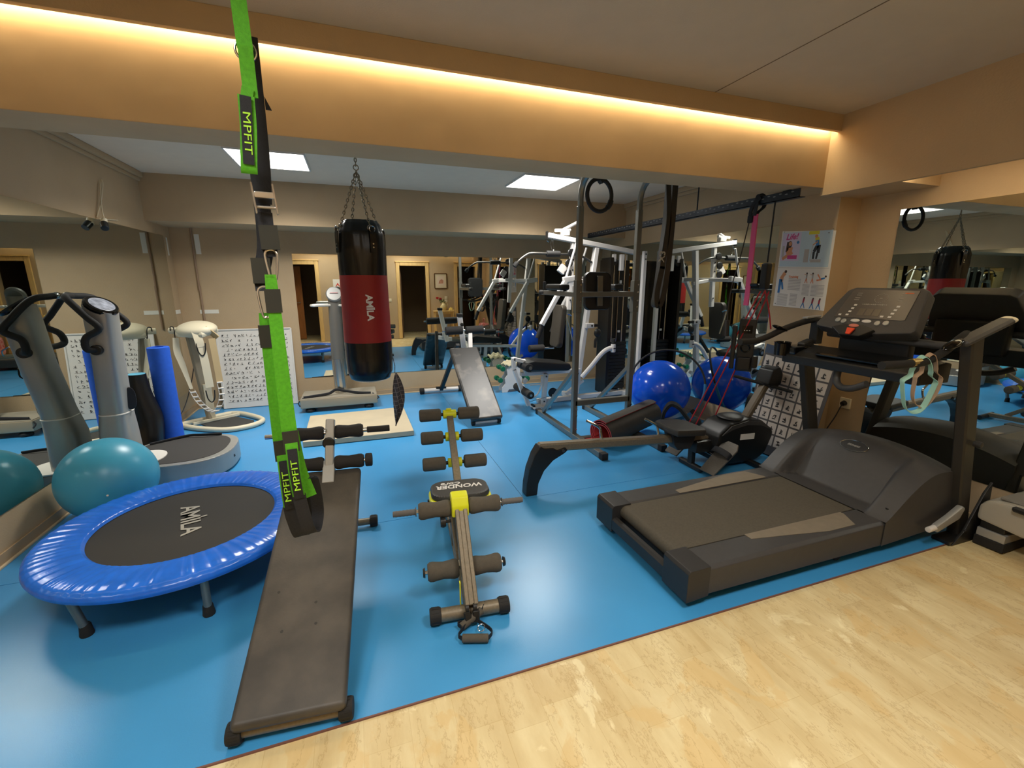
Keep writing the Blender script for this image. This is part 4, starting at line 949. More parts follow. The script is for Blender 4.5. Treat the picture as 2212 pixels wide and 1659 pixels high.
rect(.235,.345,.17,.24,0,.0002); rect(.24,.57,.085,.024,6,.0004); rect(.22,.36,.04,.10,8,.0003)
disc(.305,.555,.013,2); limb(.31,.545,.33,.495,.034,6); limb(.315,.525,.325,.485,.032,4,.0006); limb(.325,.49,.30,.44,.03,5); limb(.30,.44,.30,.385,.02,5); limb(.335,.49,.335,.43,.03,5); limb(.33,.43,.325,.385,.018,5); limb(.32,.515,.285,.49,.011,2,.0008); rect(.28,.36,.085,.022,8,.0005); limb(.275,.37,.285,.49,.005,8,.0005)
rect(.0,.315,.44,.003,8,.0004)
disc(.08,.285,.012,3); limb(.075,.275,.04,.225,.032,2); limb(.04,.225,.035,.11,.026,4); limb(.05,.22,.07,.14,.02,4); limb(.065,.26,.06,.20,.009,2,.0006)
m.text('Training', .026, pp(.155,.245)+V3((-.0006,0,0)), Up, Wp, .0002, 7, bold=.0008)
for k in range(8): rect(.115,.225-.012*k,.11,.006,8)
for k in range(11): rect(.03,.10-.009*k,.095,.005,8); 
for k in range(9): rect(.145,.105-.011*k,.065,.006,8)
for k in range(9): rect(.245,.185-.010*k,.06,.005,8); rect(.32,.185-.010*k,.105,.005,8)
for x in (.27,.32): disc(x,.275,.007,3); limb(x,.268,x,.235,.014,8); limb(x,.237,x-.01,.20,.007,7); limb(x,.237,x+.01,.20,.007,7); limb(x,.262,x-.022,.268,.004,2)
limb(.36,.27,.385,.235,.010,7); limb(.355,.225,.395,.232,.012,7); limb(.39,.235,.42,.245,.014,4); disc(.425,.256,.008,3)
for x in (.27,.345,.40): disc(x+.006,.085,.007,3); limb(x+.004,.08,x,.045,.016,10); limb(x,.047,x-.018,.005,.008,4); limb(x,.047,x+.016,.005,.008,4)
m.prism([(0,.02),(0,.628),(.45,.588),(.45,.0)], O_, Up, Wp, .0025, 0, 11); m.build('sheet', PAL+[M_paper], t)
for x, y in ((.02,.60),(.43,.60),(.40,.575),(.02,.02)):
    m = MB(); m.cyl(pp(x,y), pp(x,y)+V3((-.004,0,0)), .004, seg=10); m.build('pin', M_chrome, t)

# ---- laminated exercise chart leaning on the column foot
t = thing('laminated_chart', 'curled laminated exercise chart with picture tiles leaning on the right column', 'exercise chart', (3.36,2.65,0))
BL, BR, TL, TR = V3((3.36,3.05,.006)), V3((3.365,2.40,.035)), V3((3.388,2.92,.985)), V3((3.392,2.29,.93))
def lc(u, v, o=0.):
    p = (BL*(1-u)+BR*u)*(1-v)+(TL*(1-u)+TR*u)*v
    n = V3((-1,0,.05)).normalized(); c = -.012*sin(pi*v)*(.3+u) + .018*max(0,u-.82)/.18
    return p+V3((c,0,0))+n*o, n
M_dkgrey = mat('chart_border_grey',(96,92,92),.35)
tl = MB(); rg = random.Random(5)
NC, NR = 6, 7
for c in range(NC):
    for r_ in range(NR):
        u0, u1 = .02+(c+.07)/NC*.95, .02+(c+.93)/NC*.95; v0, v1 = .085+(r_+.07)/NR*.83, .085+(r_+.93)/NR*.83
        tl.sheet(lambda u, v: lc(u0+(u1-u0)*u, v0+(v1-v0)*v, .0012), 3, 3)
        uc, vc = (u0+u1)/2, (v0+v1)/2-.012
        for _ in range(4):
            a = rg.uniform(0,pi); l = rg.uniform(.012,.024); du, dv = cos(a)*l, sin(a)*l*.8; x, y = uc+rg.uniform(-.016,.016), vc+rg.uniform(-.004,.022)
            ww = .0045; pu, pv = -sin(a)*ww, cos(a)*ww
            tl.add([lc(x-du-pu,y-dv-pv,.0022)[0],lc(x+du-pu,y+dv-pv,.0022)[0],lc(x+du+pu,y+dv+pv,.0022)[0],lc(x-du+pu,y-dv+pv,.0022)[0]],[(0,1,2,3)],1)
        tl.add([lc(uc-.03,vc-.018,.0022)[0],lc(uc+.02,vc-.018,.0022)[0],lc(uc+.02,vc-.008,.0022)[0],lc(uc-.03,vc-.008,.0022)[0]],[(0,1,2,3)],1)
tl.sheet(lambda u, v: lc(u,v), 24, 24, .003, 2); tl.build('sheet', [mat('tile_paper',(216,206,196),.3), M_ink, M_dkgrey], t)
m = MB(); m.sheet(lambda u, v: lc(.0+u*.42,.925+.075*v,.0014), 6, 2); m.build('blue_header', mat('slate_blue_header',(74,88,112),.4), t)
m = MB(); m.text('FNIT', .055, lc(.20,.045,.0018)[0], BR-BL, (TL-BL), .0005, 0, bold=.002, space=1.35); m.build('footer_lettering', M_ink, t)

# ---- rowing machine
RY = 2.78
t = thing('rowing_machine', 'low rowing machine with bronze rail, black seat and curved rear leg', 'rowing machine', (2.1,RY,0))
m = MB(); m.prism([(1.165,.372),(1.125,.31),(1.085,.20),(1.065,.09),(1.06,.0),(1.148,.0),(1.158,.09),(1.20,.18),(1.27,.25),(1.36,.295),(1.385,.315),(1.365,.34),(1.30,.325),(1.27,.345),(1.20,.35)], (0,RY+.045,0), (1,0,0),(0,0,1), .09, .008); leg = m.build('rear_leg', M_black, t)
m = MB(); m.cyl((1.345,RY-.046,.318),(1.345,RY-.054,.318),.012,seg=12); m.build('bolt', M_chrome, leg)
m = MB(); m.beam((1.165,RY,.352),(2.62,RY,.262),.064,.07,(0,1,0),.012); m.build('rail', M_hammer, t)
m = MB(); m.beam((2.5,RY,.30),(3.15,RY,.07),.06,.06,(0,1,0),.01); m.build('front_beam', M_hammer, t)
m = MB(); m.prism([(x*1.0,y) for x, y in [(-.15,-.15),(-.165,-.05),(-.155,.13),(-.10,.165),(.10,.16),(.15,.11),(.155,-.1),(.12,-.155)]], (2.41,RY+.0,.335), (1,0,-.08),(0,1,0), .055, .016); m.build('seat', mat('seat_black_vinyl',(52,49,45),.5,bump=.08,bscale=200), t)
m = MB(); m.prism([(-.12,.08),(.13,.08),(.10,-.02),(.07,-.07),(-.05,-.07),(-.09,-.02)], (2.41,RY+.055,.262), (1,0,0),(0,0,1), .11, .008); m.build('seat_carriage', M_char2, t)
body = [(2.70,.06),(2.66,.20),(2.70,.31),(2.80,.385),(2.98,.415),(3.14,.39),(3.27,.30),(3.285,.25),(3.22,.09),(3.12,.03),(2.85,.03)]
m = MB(); m.prism(body, (0,RY+.13,0), (1,0,0),(0,0,1), .26, .03); h = m.build('flywheel_housing', M_black, t)
m = MB(); m.prism([(2.72,.30),(2.81,.37),(2.98,.40),(3.13,.378),(3.25,.295),(3.13,.345),(2.97,.365),(2.83,.34)], (0,RY-.128,0), (1,0,0),(0,0,1), .006, .001); m.build('housing_rim', M_char, h)
m = MB(); m.box((2.985,RY-.1345,.265),(.15,.004,.05),.001,(0,.03,0)); m.build('white_sticker', M_paper, h)
m = MB(); m.ball((2.92,RY,.405),(.10,.11,.022),24,12); m.build('housing_cap', M_char2, h)
m = MB(); m.beam((3.07,RY,.36),(3.285,RY,.70),.075,.055,(1,0,0),.012); po = m.build('console_post', mat('bronze_post',(98,88,72),.5,.15), t)
m = MB(); m.prism([(-.07,-.02),(-.03,.10),(.045,.125),(.085,.06),(.075,-.03),(.0,-.07)], (3.285,RY+.075,.695), (1,0,0),(0,0,1), .15, .015); m.build('handle_cradle', M_black, po)
m = MB(); m.cyl((3.13,2.99,.70),(3.325,2.57,.635),.0135,seg=14,bev=.003); m.build('pull_handle', M_rubber, t)
for s in (-1,1):
    yy = RY+s*.215
    TPd = Matrix.Translation((2.64,yy,.15)) @ Matrix.Rotation(radians(-42),4,'Y')
    m = MB(TPd); m.prism([(-.16,-.075),(-.165,.07),(.11,.08),(.16,.045),(.16,-.055),(.11,-.085)], (0,0,0), (1,0,0),(0,1,0), .016, .005); f = m.build('foot_plate', mat('grey_ribbed_plastic',(92,88,82),.6,bump=.3,bscale=120), t)
    m = MB(TPd); m.ribbon([(.03,-.08,.012),(.03,-.078,.05),(.03,.0,.075),(.03,.076,.05),(.03,.078,.012)], (1,0,0), .05, .005, 4); m.build('foot_strap', M_web, f)
m = MB(); m.cyl((2.66,RY-.20,.14),(2.66,RY+.20,.14),.012,seg=12); m.build('pedal_axle', M_chrome, t)
m = MB(); m.box((2.60,RY-.03,.20),(.16,.10,.10),.015); m.build('roller_block', M_black, t)
for x, a, b_ in ((2.55,-.13,.13),(3.06,-.24,.20)):
    m = MB(); m.beam((x,RY+a,.025),(x,RY+b_,.025),.045,.045,(0,0,1),.01); m.build('foot_bar', M_black, t)
m = MB(); m.beam((2.55,RY,.04),(2.55,RY,.28),.04,.05); m.build('rail_support', M_black, t)
m = MB(); m.box((2.72,RY-.16,.10),(.07,.003,.035),0,(0,.35,0)); m.build('warning_sticker', [M_paper], t)

# ---- bent rods and rolled mat behind the rower
for x, z in ((1.707,.365),(2.232,.325)):
    m = MB(); m.tube([(x,2.815,z-.03),(x,2.83,z+.02),(x-.008,2.835,z+.055),(x-.05,2.84,z+.085),(x-.115,2.85,z+.12)], .0105, 10, False, 5); m.build('bent_rod', M_chrome, t)
A, B = V3((2.06,3.41,.140)), V3((2.81,3.69,.202)); d = (B-A).normalized(); e1 = V3((-d.y,d.x,0)).normalized(); e2 = d.cross(e1)
m = MB(); N_ = 110
def spir(k): a = -.5+k/N_*2*pi*2.4; r = .090+.046*min(1,k/N_*1.02); return e1*(r*cos(a))+e2*(r*sin(a))
def rollf(o, mi):
    vs = []; fs = []
    for P0 in (A, B):
        for k in range(N_+1): v = spir(k); vs.append(P0+v+v.normalized()*o)
    for k in range(N_): fs.append((k,k+1,N_+2+k,N_+1+k))
    m.add(vs, fs, mi)
rollf(.0, 0); rollf(-.009, 1)
for P0 in (A, B):
    vs = [P0+spir(k) for k in range(N_+1)]+[P0+spir(k)-spir(k).normalized()*.009 for k in range(N_+1)]
    m.add(vs, [(k,k+1,N_+2+k,N_+1+k) for k in range(N_)], 1)
fl = spir(N_)
m.tube([A+V3((.18,.09,.085)),B+V3((-.03,.03,.105))], .008, 6, False, 0, 1)
m.add([A+V3((-.01,.02,-.10)),A+V3((-.15,.05,-.118)),A+V3((-.11,.20,-.118)),A+V3((.05,.16,-.09)),A+V3((-.01,.02,-.092)),A+V3((-.15,.05,-.11)),A+V3((-.11,.20,-.11)),A+V3((.05,.16,-.082))],[(0,1,2,3),(4,5,6,7),(0,1,5,4),(1,2,6,5),(2,3,7,6),(3,0,4,7)],1)
solo(m, 'rolled_mat', [mat('mat_black_side',(58,53,47),.6,noise=.08,nscale=30), mat('mat_red_side',(186,58,62),.7)], 'rolled mat, black outside and red inside, lying behind the rower rail', 'exercise mat', ang=40)

# ---- blue ball with hoop and strap
b = MB().ball((3.175,4.05,.333), .33, 64, 40); solo(b, 'exercise_ball', mat('glossy_blue_ball',(18,86,222),.14,noise=.03,nscale=5,spec=.6), 'glossy deep blue exercise ball by the right mirror', 'exercise ball')
hu = V3((.79,-.617,0)); hw = V3((.617*sin(.36),.787*sin(.36),cos(.36))).normalized(); hc = V3((3.225,4.0,.393))
t = thing('weighted_hoop', 'thin black and blue hoop leaning round the blue ball', 'hoop', (3.2,4.03,0))
m = MB(); m.tube(circ(hc,.40,hu,hw,40,radians(5),radians(172))+[hc+hu*(.40*cos(radians(172)))+hw*(.40*sin(radians(172)))], .011, 8); m.build('black_section', M_rubber, t)
m = MB(); m.tube(circ(hc,.40,hu,hw,40,radians(172),radians(365))+[hc+hu*(.40*cos(radians(5)))+hw*(.40*sin(radians(5)))], .016, 10); m.build('blue_section', mat('teal_blue_foam',(36,110,160),.7), t)
m = MB(); m.cyl(hc+hu*(.40*cos(radians(-40)))+hw*(.40*sin(radians(-40))), hc+hu*(.40*cos(radians(-47)))+hw*(.40*sin(radians(-47))), .022, bev=.004); m.build('joint', M_rubber, t)
m = MB(); m.ribbon([(2.99,3.72,.012),(2.965,3.70,.10),(2.98,3.69,.20),(3.04,3.68,.27),(3.10,3.64,.25),(3.16,3.60,.17),(3.21,3.57,.09),(3.25,3.55,.05)], (.5,.8,.1), .09, .03, 6, 0, [.03,.04,.06,.09,.12,.13,.12,.07]); m.ball((3.27,3.54,.075),(.055,.05,.06),16,10)
solo(m, 'padded_strap', M_rubber, 'black padded strap loop lying in front of the blue ball', 'strap')

# ---- perforated ceiling rail and what hangs on it
t = thing('ceiling_rail', 'dark perforated steel rail running along under the ceiling on the right', 'rail', (3.05,4.05,2.1))
M_rail = mat('dark_gunmetal',(48,54,62),.4,.5,noise=.25,nscale=25)
m = MB(); m.box2((3.03,2.50,2.10),(3.035,5.595,2.158)); m.box2((3.03,2.50,2.10),(3.085,5.595,2.105))
for k in range(60):
    y = 2.56+.05*k
    m.lathe([(0,0),(.008,0),(.008,.0012),(0,.0012)], Matrix.Translation((3.0302,y,2.135 if k % 2 else 2.145)) @ Matrix.Rotation(-pi/2,4,'Y') @ Matrix.Diagonal((.6,1.5,1,1)), 10, 1)
m.build('angle_profile', [M_rail, mat('hole_pale',(120,124,124),.5)], t)
m = MB()
for y in (2.62,): m.box2((3.036,y-.03,2.105),(3.06,y+.03,2.166),.002)
m.build('bracket', M_rail, t)
m = MB(); m.box2((3.045,5.56,2.06),(3.055,5.58,2.56)) if False else m.cyl((3.05,3.55,2.105),(3.05,3.55,2.56),.006,seg=8); m.build('drop_rod', M_rail, t)
m = MB(); yb = 2.86
m.ribbon([(3.012,yb,2.02),(3.018,yb-.005,2.09),(3.02,yb-.01,2.165),(3.055,yb-.01,2.178),(3.095,yb-.01,2.15),(3.095,yb-.006,2.09),(3.05,yb,2.05),(3.02,yb,2.02)], (0,1,0), .035, .006, 5)
m.ribbon([(3.016,yb+.03,2.00),(3.02,yb+.045,2.05),(3.018,yb+.02,2.11),(3.02,yb-.04,2.15)], (0,1,.2), .030, .010, 5); m.box((3.02,yb+.035,2.0),(.03,.05,.06),.01)
solo(m, 'hanging_strap', M_web, 'black webbing strap looped over the ceiling rail, holding the pink band', 'strap')
m = MB(); m.ribbon([(3.02,yb-.004,2.03),(3.025,yb-.006,1.7),(3.03,yb-.004,1.45),(3.03,yb,1.325)], (0,1,0), .046, .004, 4)
m.ribbon([(3.034,yb+.004,2.03),(3.038,yb+.002,1.7),(3.04,yb+.004,1.45),(3.038,yb,1.325)], (0,1,0), .046, .004, 4)
solo(m, 'stretch_band', mat('pink_latex',(222,84,132),.6), 'long pink stretch band hanging from the black rail strap', 'resistance band')
m = MB(); m.tube([(3.02,yb+.045,2.0),(3.03,yb+.10,1.75),(3.04,yb+.17,1.5),(3.05,yb+.20,1.3),(3.05,yb+.19,1.18)], .0045, 6, False, 5); m.cyl((3.05,yb+.19,1.19),(3.05,yb+.18,1.05),.018,bev=.004)
solo(m, 'thin_cord', mat('dark_cord',(58,50,42),.7), 'thin dark cord hanging left of the pink band', 'cord')
# pulley trainer with red tubes
t = thing('tube_trainer', 'black tube trainer with red elastic tubes slung from the rail beside the poster', 'tube trainer', (3.0,2.8,.2))
M_red = mat('red_latex_tube',(176,30,36),.4)
m = MB(); m.tube([(3.04,2.705,2.10),(3.04,2.708,1.66)], .006, 6); m.build('hanging_cord', M_web, t)
m = MB(); m.box((3.04,2.71,1.555),(.055,.06,.20),.012); m.cyl((3.0,2.74,1.49),(2.985,2.79,1.49),.012,seg=10); m.build('pulley_block', M_black, t)
T0, T1 = V3((3.04,2.71,1.44)), V3((2.76,3.04,.235)); dT = (T1-T0).normalized()
for k, (o0, o1) in enumerate((((0,.03,0),(-.03,.02,.02)),((0,-.01,0),(.015,-.01,0)),((.01,-.04,0),(.20,-.05,.10)))):
    m = MB(); m.tube([T0+V3(o0), T1+V3(o1)], .0055, 8); m.build('elastic_tube', M_red, t)
    e = MB(); e.cyl(T1+V3(o1)-dT*.02, T1+V3(o1)+dT*.05, .014, bev=.003); e.build('tube_handle', M_rubber, t)
m = MB(); m.tube([(3.04,2.70,1.45),(3.06,2.66,1.30),(3.06,2.62,1.15)], .0055, 8, False, 4); m.build('elastic_tube', M_red, t)
R = Matrix((V3((.62,-.785,0)).normalized(), -dT, V3((.62,-.785,0)).normalized().cross(-dT))).transposed()
bcn = T0+dT*.46+V3((.03,-.045,0)); Ub, Wb = R.col[0].copy(), R.col[1].copy(); Wb = -dT; Nb = Ub.cross(Wb).normalized(); Wb = Nb.cross(Ub)
if Nb.y > 0: Nb = -Nb
def bp_(u, w, n=0.): return bcn+Ub*u+Wb*w+Nb*n
bR = Matrix((Ub,Wb,Nb)).transposed()
m = MB(); m.box(bp_(.02,0,-.015),(.125,.43,.03),.012,bR); m.box(bp_(-.07,-.02,.0),(.035,.36,.035),.01,bR); m.box(bp_(.02,-.15,.012),(.10,.11,.03),.012,bR); m.box(bp_(.095,-.13,-.01),(.05,.10,.05),.015,bR); bd = m.build('control_board', M_black, t)
m = MB(); m.tube(circ(bp_(.02,-.02,.003),.032,Ub,Wb,24), .006, 8, True); m.build('dial_ring', M_gloss, bd)
m = MB(); m.box(bp_(.02,.13,.001),(.075,.065,.006),.003,bR); m.build('display', M_gloss, bd)
m = MB()
for k in range(3): m.box(bp_(.0+.018*k,.122,.0045),(.009,.007,.002),.001,bR)
m.build('button', M_paper, bd)

# ---- power tower
t = thing('power_tower', 'grey steel power tower with back pad and curved pull-up handles', 'power tower', (2.26,3.75,0))
PX = (1.95,2.565); PY = 3.75
for x in PX:
    m = MB(); R_ = .026; m.beam((x,PY,.05),(x,PY,2.17),.05,.05,(0,1,0),.004)
    P_ = [(x,PY,2.15),(x,PY,2.25),(x,PY-.03,2.34),(x,PY-.10,2.40),(x,PY-.2,2.425),(x,PY-.62,2.425)]
    m.tube(P_, .027, 8, False, 4); m.build('post', M_steel, t)
    m = MB(); m.beam((x,3.19,.03),(x,4.62,.03),.055,.055,(0,0,1),.004); f = m.build('foot_beam', M_steel, t)
    for y, s in ((3.17,-1),(4.64,1)):
        c = MB(); c.box((x,y,.031),(.064,.06,.062),.006); c.build('end_cap', M_rubber, f)
    m = MB(); m.beam((x,4.50,.07),(x,PY+.02,.68),.04,.04,(1,0,0),.003); m.build('brace', M_steel, t)
    m = MB(); m.box((x,PY,1.38),(.062,.062,.30),.003); m.build('post_sleeve', mat('grey_steel_sleeve',(120,120,114),.38,.6), t)
    for z in (1.28,1.34,1.42,1.49,.66,.30,.24,.10):
        m = MB(); m.cyl((x+.012,PY-.03,z),(x+.012,PY-.038,z),.008,seg=10); m.build('bolt', M_chrome, t)
    m = MB(); m.beam((x,PY+.0,1.40),(x,4.56,1.405),.045,.045,(0,0,1),.004); a_ = m.build('dip_arm', M_steel, t)
    c = MB(); c.cyl((x,4.50,1.405),(x,4.64,1.405),.026,bev=.004); c.cyl((x,4.53,1.40),(x,4.53,1.52),.016,bev=.003); c.build('hand_grip', M_rubber, a_)
    c = MB(); c.box((x,4.20,1.465),(.11,.36,.06),.02,None,0,3); c.build('arm_pad', M_vinyl, a_)
m = MB(); m.beam((PX[0],PY,1.40),(PX[1],PY,1.40),.05,.05,(0,0,1),.004); m.build('middle_crossbar', M_steel, t)
m = MB(); m.beam((PX[0],PY,.36),(PX[1],PY,.36),.05,.055,(0,0,1),.004); m.build('lower_crossbar', M_steel, t)
m = MB(); m.beam((PX[0],3.62,.03),(PX[1],3.62,.03),.05,.05,(0,0,1),.004); m.build('floor_crossbar', M_steel, t)
m = MB(); m.cyl((PX[0],3.30,2.425),(PX[1],3.30,2.425),.017,seg=12); m.build('pull_up_bar', M_steel, t)
m = MB(); m.prism(rrect(.29,.36,.06), (2.215,3.83,1.43), (1,0,0),(0,.06,1), -.06, .018); bpd = m.build('back_pad', M_vinyl, t)
m = MB(); m.beam((2.215,3.80,1.29),(2.215,3.815,1.57),.055,.02,(0,1,0),.002); m.build('pad_bracket', M_steel, bpd)
# black ring and wide black band hanging from the handles
m = MB(); rc = V3((1.80,3.16,2.15)); m.tube(circ(rc, .115, (1,.15,0),(0,0,1), 40), .0155, 10, True)
m.tube(circ(rc, .115, (1,.15,0),(0,0,1), 8, radians(-45), radians(-10)), .021, 10, False, 3); m.ribbon([rc+V3((0,0,.13)), rc+V3((.01,.0,.10)), rc+V3((.0,.0,.09))], (1,0,0), .03, .05)
m.ribbon([rc+V3((.0,.0,.115)),rc+V3((.04,.04,.26)),rc+V3((.10,.08,.29)),rc+V3((.19,.13,.30))], (0,1,0), .025, .004, 4)
solo(m, 'gym_ring', M_rubber, 'black gym ring hanging high beside the left tower post', 'gym ring')
m = MB(); bx, by = 2.45, 3.24
Pb = [V3((bx+.03,by,2.455)),V3((bx+.02,by+.0,2.40)),V3((bx+.015,by,2.0)),V3((bx-.01,by,1.7)),V3((bx-.03,by,1.45)),V3((bx-.045,by,1.34)),V3((bx-.03,by,1.305)),V3((bx+.0,by,1.31)),V3((bx+.03,by,1.36)),V3((bx+.045,by,1.5)),V3((bx+.06,by,1.8)),V3((bx+.07,by,2.1)),V3((bx+.065,by,2.40)),V3((bx+.05,by,2.455))]
m.ribbon(Pb, (.15,1,0), .062, .006, 5)
m.ribbon([V3((bx-.012,by-.034,2.38)),V3((bx+.03,by-.034,2.0)),V3((bx+.0,by-.034,1.62))], (1,0,0), .045, .004, 3); m.ribbon([V3((bx+.07,by-.034,2.38)),V3((bx+.068,by-.034,2.0)),V3((bx+.055,by-.034,1.62)),V3((bx+.025,by-.034,1.38)),V3((bx-.015,by-.034,1.315)),V3((bx-.035,by-.034,1.42)),V3((bx+.0,by-.034,1.64))], (1,.0,.0), .052, .004, 4)
m.text('X3', .075, (bx-.012,by-.040,1.72), (.1,0,1), (-1,0,.1), .0006, 1, bold=.0015)
solo(m, 'stretch_band', [mat('band_black_latex',(46,42,36),.5), M_logo], 'wide black stretch band hanging from the right tower handle', 'resistance band', ang=60)
# ================================================================ multi-gym
t = thing('multi_gym', 'white framed multi-gym with lat bar and black seat by the right mirror', 'multi-gym', (2.7,5.05,0))
def wb(p0, p1, w=.05, h=.065, name='frame_beam', up=(0,1,0), par=None, mtl=None):
    m = MB(); m.beam(p0, p1, w, h, up, .005); return m.build(name, mtl or M_white, par or t)
def boltrow(par, pts, r=.010):
    m = MB()
    for p in pts: m.cyl(p, V3(p)+V3((0,-.006,0)), r, seg=10)
    return m.build('bolt_heads', M_char2, par)
tb = wb((2.20,5.05,2.055),(3.44,5.05,1.885),.055,.085,'top_beam')
boltrow(tb, [(2.27,5.02,2.045),(2.42,5.02,2.025),(2.46,5.02,2.02),(2.62,5.02,2.0),(3.22,5.02,1.915),(3.33,5.02,1.90),(3.36,5.02,1.895)])
m = MB(); m.box((2.195,5.05,2.055),(.012,.06,.09),.003); m.build('end_cap', M_black, tb)
m = MB(); m.box((2.43,5.05,2.085),(.10,.07,.05),.006); m.cyl((2.30,5.05,2.115),(2.50,5.05,2.125),.018); m.cyl((2.40,5.05,2.12),(2.62,5.05,2.23),.02); m.build('top_bracket', M_white, tb)
# uprights
p1 = wb((2.545,5.05,2.0),(2.50,5.05,1.18),.055,.055,'front_upright')
boltrow(p1, [(2.535,5.02,1.78),(2.53,5.02,1.66),(2.51,5.02,1.30)])
p2 = wb((2.86,5.05,1.93),(2.64,5.05,.10),.055,.075,'main_upright')
boltrow(p2, [(2.83,5.02,1.74),(2.80,5.02,1.53),(2.70,5.02,.72),(2.69,5.02,.60)])
p3 = wb((3.50,4.95,1.90),(3.50,4.95,.0),.05,.05,'guide_upright'); wb((3.48,5.36,1.88),(3.48,5.36,.0),.05,.05,'guide_upright')
boltrow(p3, [(3.50,4.92,1.86),(3.50,4.92,1.80)])
wb((2.54,5.05,1.55),(2.86,5.05,1.50),.045,.055,'tie_beam')
wb((2.10,5.05,.04),(3.46,5.12,.04),.055,.07,'base_beam'); wb((3.40,4.93,.03),(3.40,5.42,.03),.07,.055,'base_cross'); wb((2.62,4.72,.03),(2.62,5.38,.03),.06,.05,'base_cross')
wb((2.50,5.05,.10),(2.75,5.07,.26),.04,.05,'lower_strut')
# weight stack
m = MB()
for k in range(14): m.box((3.27,5.17,.12+.046*k),(.29,.11,.042),.004)
m.build('weight_stack', M_black, t)
m = MB(); m.box2((3.06,5.23,.05),(3.48,5.29,1.80),.01); m.box2((3.06,5.02,.05),(3.105,5.25,1.82),.006); m.build('stack_shroud', mat('black_shroud',(20,19,18),.35), t)
m = MB()
for x in (3.19,3.35): m.cyl((x,5.15,.06),(x,5.15,1.88),.011,seg=12)
m.cyl((3.27,5.15,.72),(3.27,5.15,1.84),.006,seg=8); m.build('guide_rods', M_chrome, t)
m = MB(); m.box((3.27,5.105,1.52),(.03,.01,.04),.004); m.box((3.28,5.11,.88),(.035,.02,.03),.006); m.build('stack_label', M_paper, t)
m = MB(); m.beam((3.12,5.05,1.86),(3.12,5.05,1.77),.05,.03); m.beam((3.23,5.05,1.86),(3.23,5.05,1.66),.05,.05); m.build('pulley_hanger', M_white, t)
for c in ((3.12,5.05,1.77),(2.50,5.0,1.86),(2.47,5.0,1.74),(2.46,5.0,1.62)):
    m = MB(); m.lathe([(0,-.012),(.042,-.012),(.048,-.008),(.04,0),(.048,.008),(.042,.012),(0,.012)], Matrix.Translation(c) @ Matrix.Rotation(pi/2,4,'X'), 24); m.build('pulley', M_black, t)
# lat bar and carabiner
m = MB(); m.tube([(2.255,5.02,2.015),(2.235,5.02,1.965),(2.25,5.02,1.90),(2.27,5.02,1.88),(2.275,5.02,1.90),(2.27,5.02,1.965),(2.257,5.02,2.01)], .005, 6, True, 4); m.tube([(2.215,5.03,1.98),(2.19,5.03,2.0),(2.22,5.03,2.06),(2.27,5.03,2.09)], .006, 6, False, 4); m.build('snap_hook', M_chrome, t)
m = MB(); m.tube([(1.78,4.99,1.70),(1.82,4.99,1.755),(1.92,5.0,1.825),(2.0,5.0,1.845),(2.265,5.02,1.845),(2.52,5.03,1.845),(2.62,5.03,1.835),(2.72,5.04,1.80),(2.80,5.04,1.755)], .0135, 10, False, 4); lb = m.build('lat_bar', mat('dark_bar_steel',(84,82,78),.35,.6), t)
m = MB(); m.cyl((2.18,5.02,1.845),(2.355,5.02,1.845),.036,bev=.008); m.build('bar_sleeve', M_rubber, lb)
m = MB(); m.cyl((1.765,4.99,1.69),(1.80,4.99,1.735),.028,bev=.006); m.build('bar_end', M_rubber, lb)
# butterfly arms
for yy, dx, dz in ((4.78,0,0),(5.32,.42,.0)):
    a = wb((2.33+dx,yy,1.545+dz),(2.02+dx,yy-.02,1.03+dz),.048,.06,'butterfly_arm')
    m = MB(); m.cyl((2.04+dx,yy-.02,1.06+dz),(1.97+dx,yy-.02,.88+dz),.028,bev=.006); m.build('arm_grip', M_foam, a)
    m = MB(); m.cyl((2.33+dx,yy,1.57+dz),(2.45+dx,yy,1.95),.014,seg=12); m.build('arm_rod', M_white, a)
    m = MB(); m.box((2.39+dx,yy,1.55+dz),(.20,.06,.07),.01,(0,-.12,0)); m.build('arm_pivot', M_white, a)
wb((2.40,4.78,1.545),(2.80,5.32,1.555),.05,.05,'pivot_beam',(0,0,1))
wb((2.44,5.04,1.56),(2.56,5.05,1.56),.05,.05,'pivot_mount')
m = MB(); m.box((2.40,5.04,1.67),(.09,.05,.10),.006,(0,.6,0)); m.build('pulley_plate', M_white, t)
# back rest and seat
m = MB(); m.prism(rrect(.27,.52,.05), (2.40,5.05,.98), (0,-1,0),(.10,0,1), .07, .018); m.build('back_rest', mat('gym_dark_grey_vinyl',(64,58,50),.5), t)
m = MB(); m.tube([(2.46,4.88,1.12),(2.42,4.87,1.14),(2.40,4.87,1.10),(2.48,4.87,.82)], .009, 8, False, 4); m.build('side_lever', M_chrome, t)
m = MB(); m.prism([(0,0),(.02,.07),(.12,.095),(.30,.08),(.58,.06),(.60,.0),(.56,-.03),(.06,-.03)], (1.80,5.0,.535), (1,0,-.05),(0,0,1), .30, .02); m.build('seat_pad', M_vinyl, t)
m = MB(); m.cyl((1.86,4.685,.545),(1.86,4.72,.545),.022); m.build('roller_axle', M_chrome, t)
m = MB(); m.cyl((1.845,4.69,.545),(1.845,5.0,.545),.05,bev=.008); m.build('seat_roller', M_foam, t)
wb((1.80,4.86,.445),(2.66,5.0,.415),.045,.055,'seat_beam')
st_ = wb((2.13,4.86,.43),(2.10,4.86,.03),.05,.055,'seat_post'); boltrow(st_, [(2.10,4.83,.09),(2.125,4.83,.40)])
m = MB(); m.box((2.06,4.86,.025),(.22,.16,.022),.003); m.box((1.965,4.86,.03),(.025,.10,.05),.004,None,1); m.build('post_foot', [M_white, M_black], t)
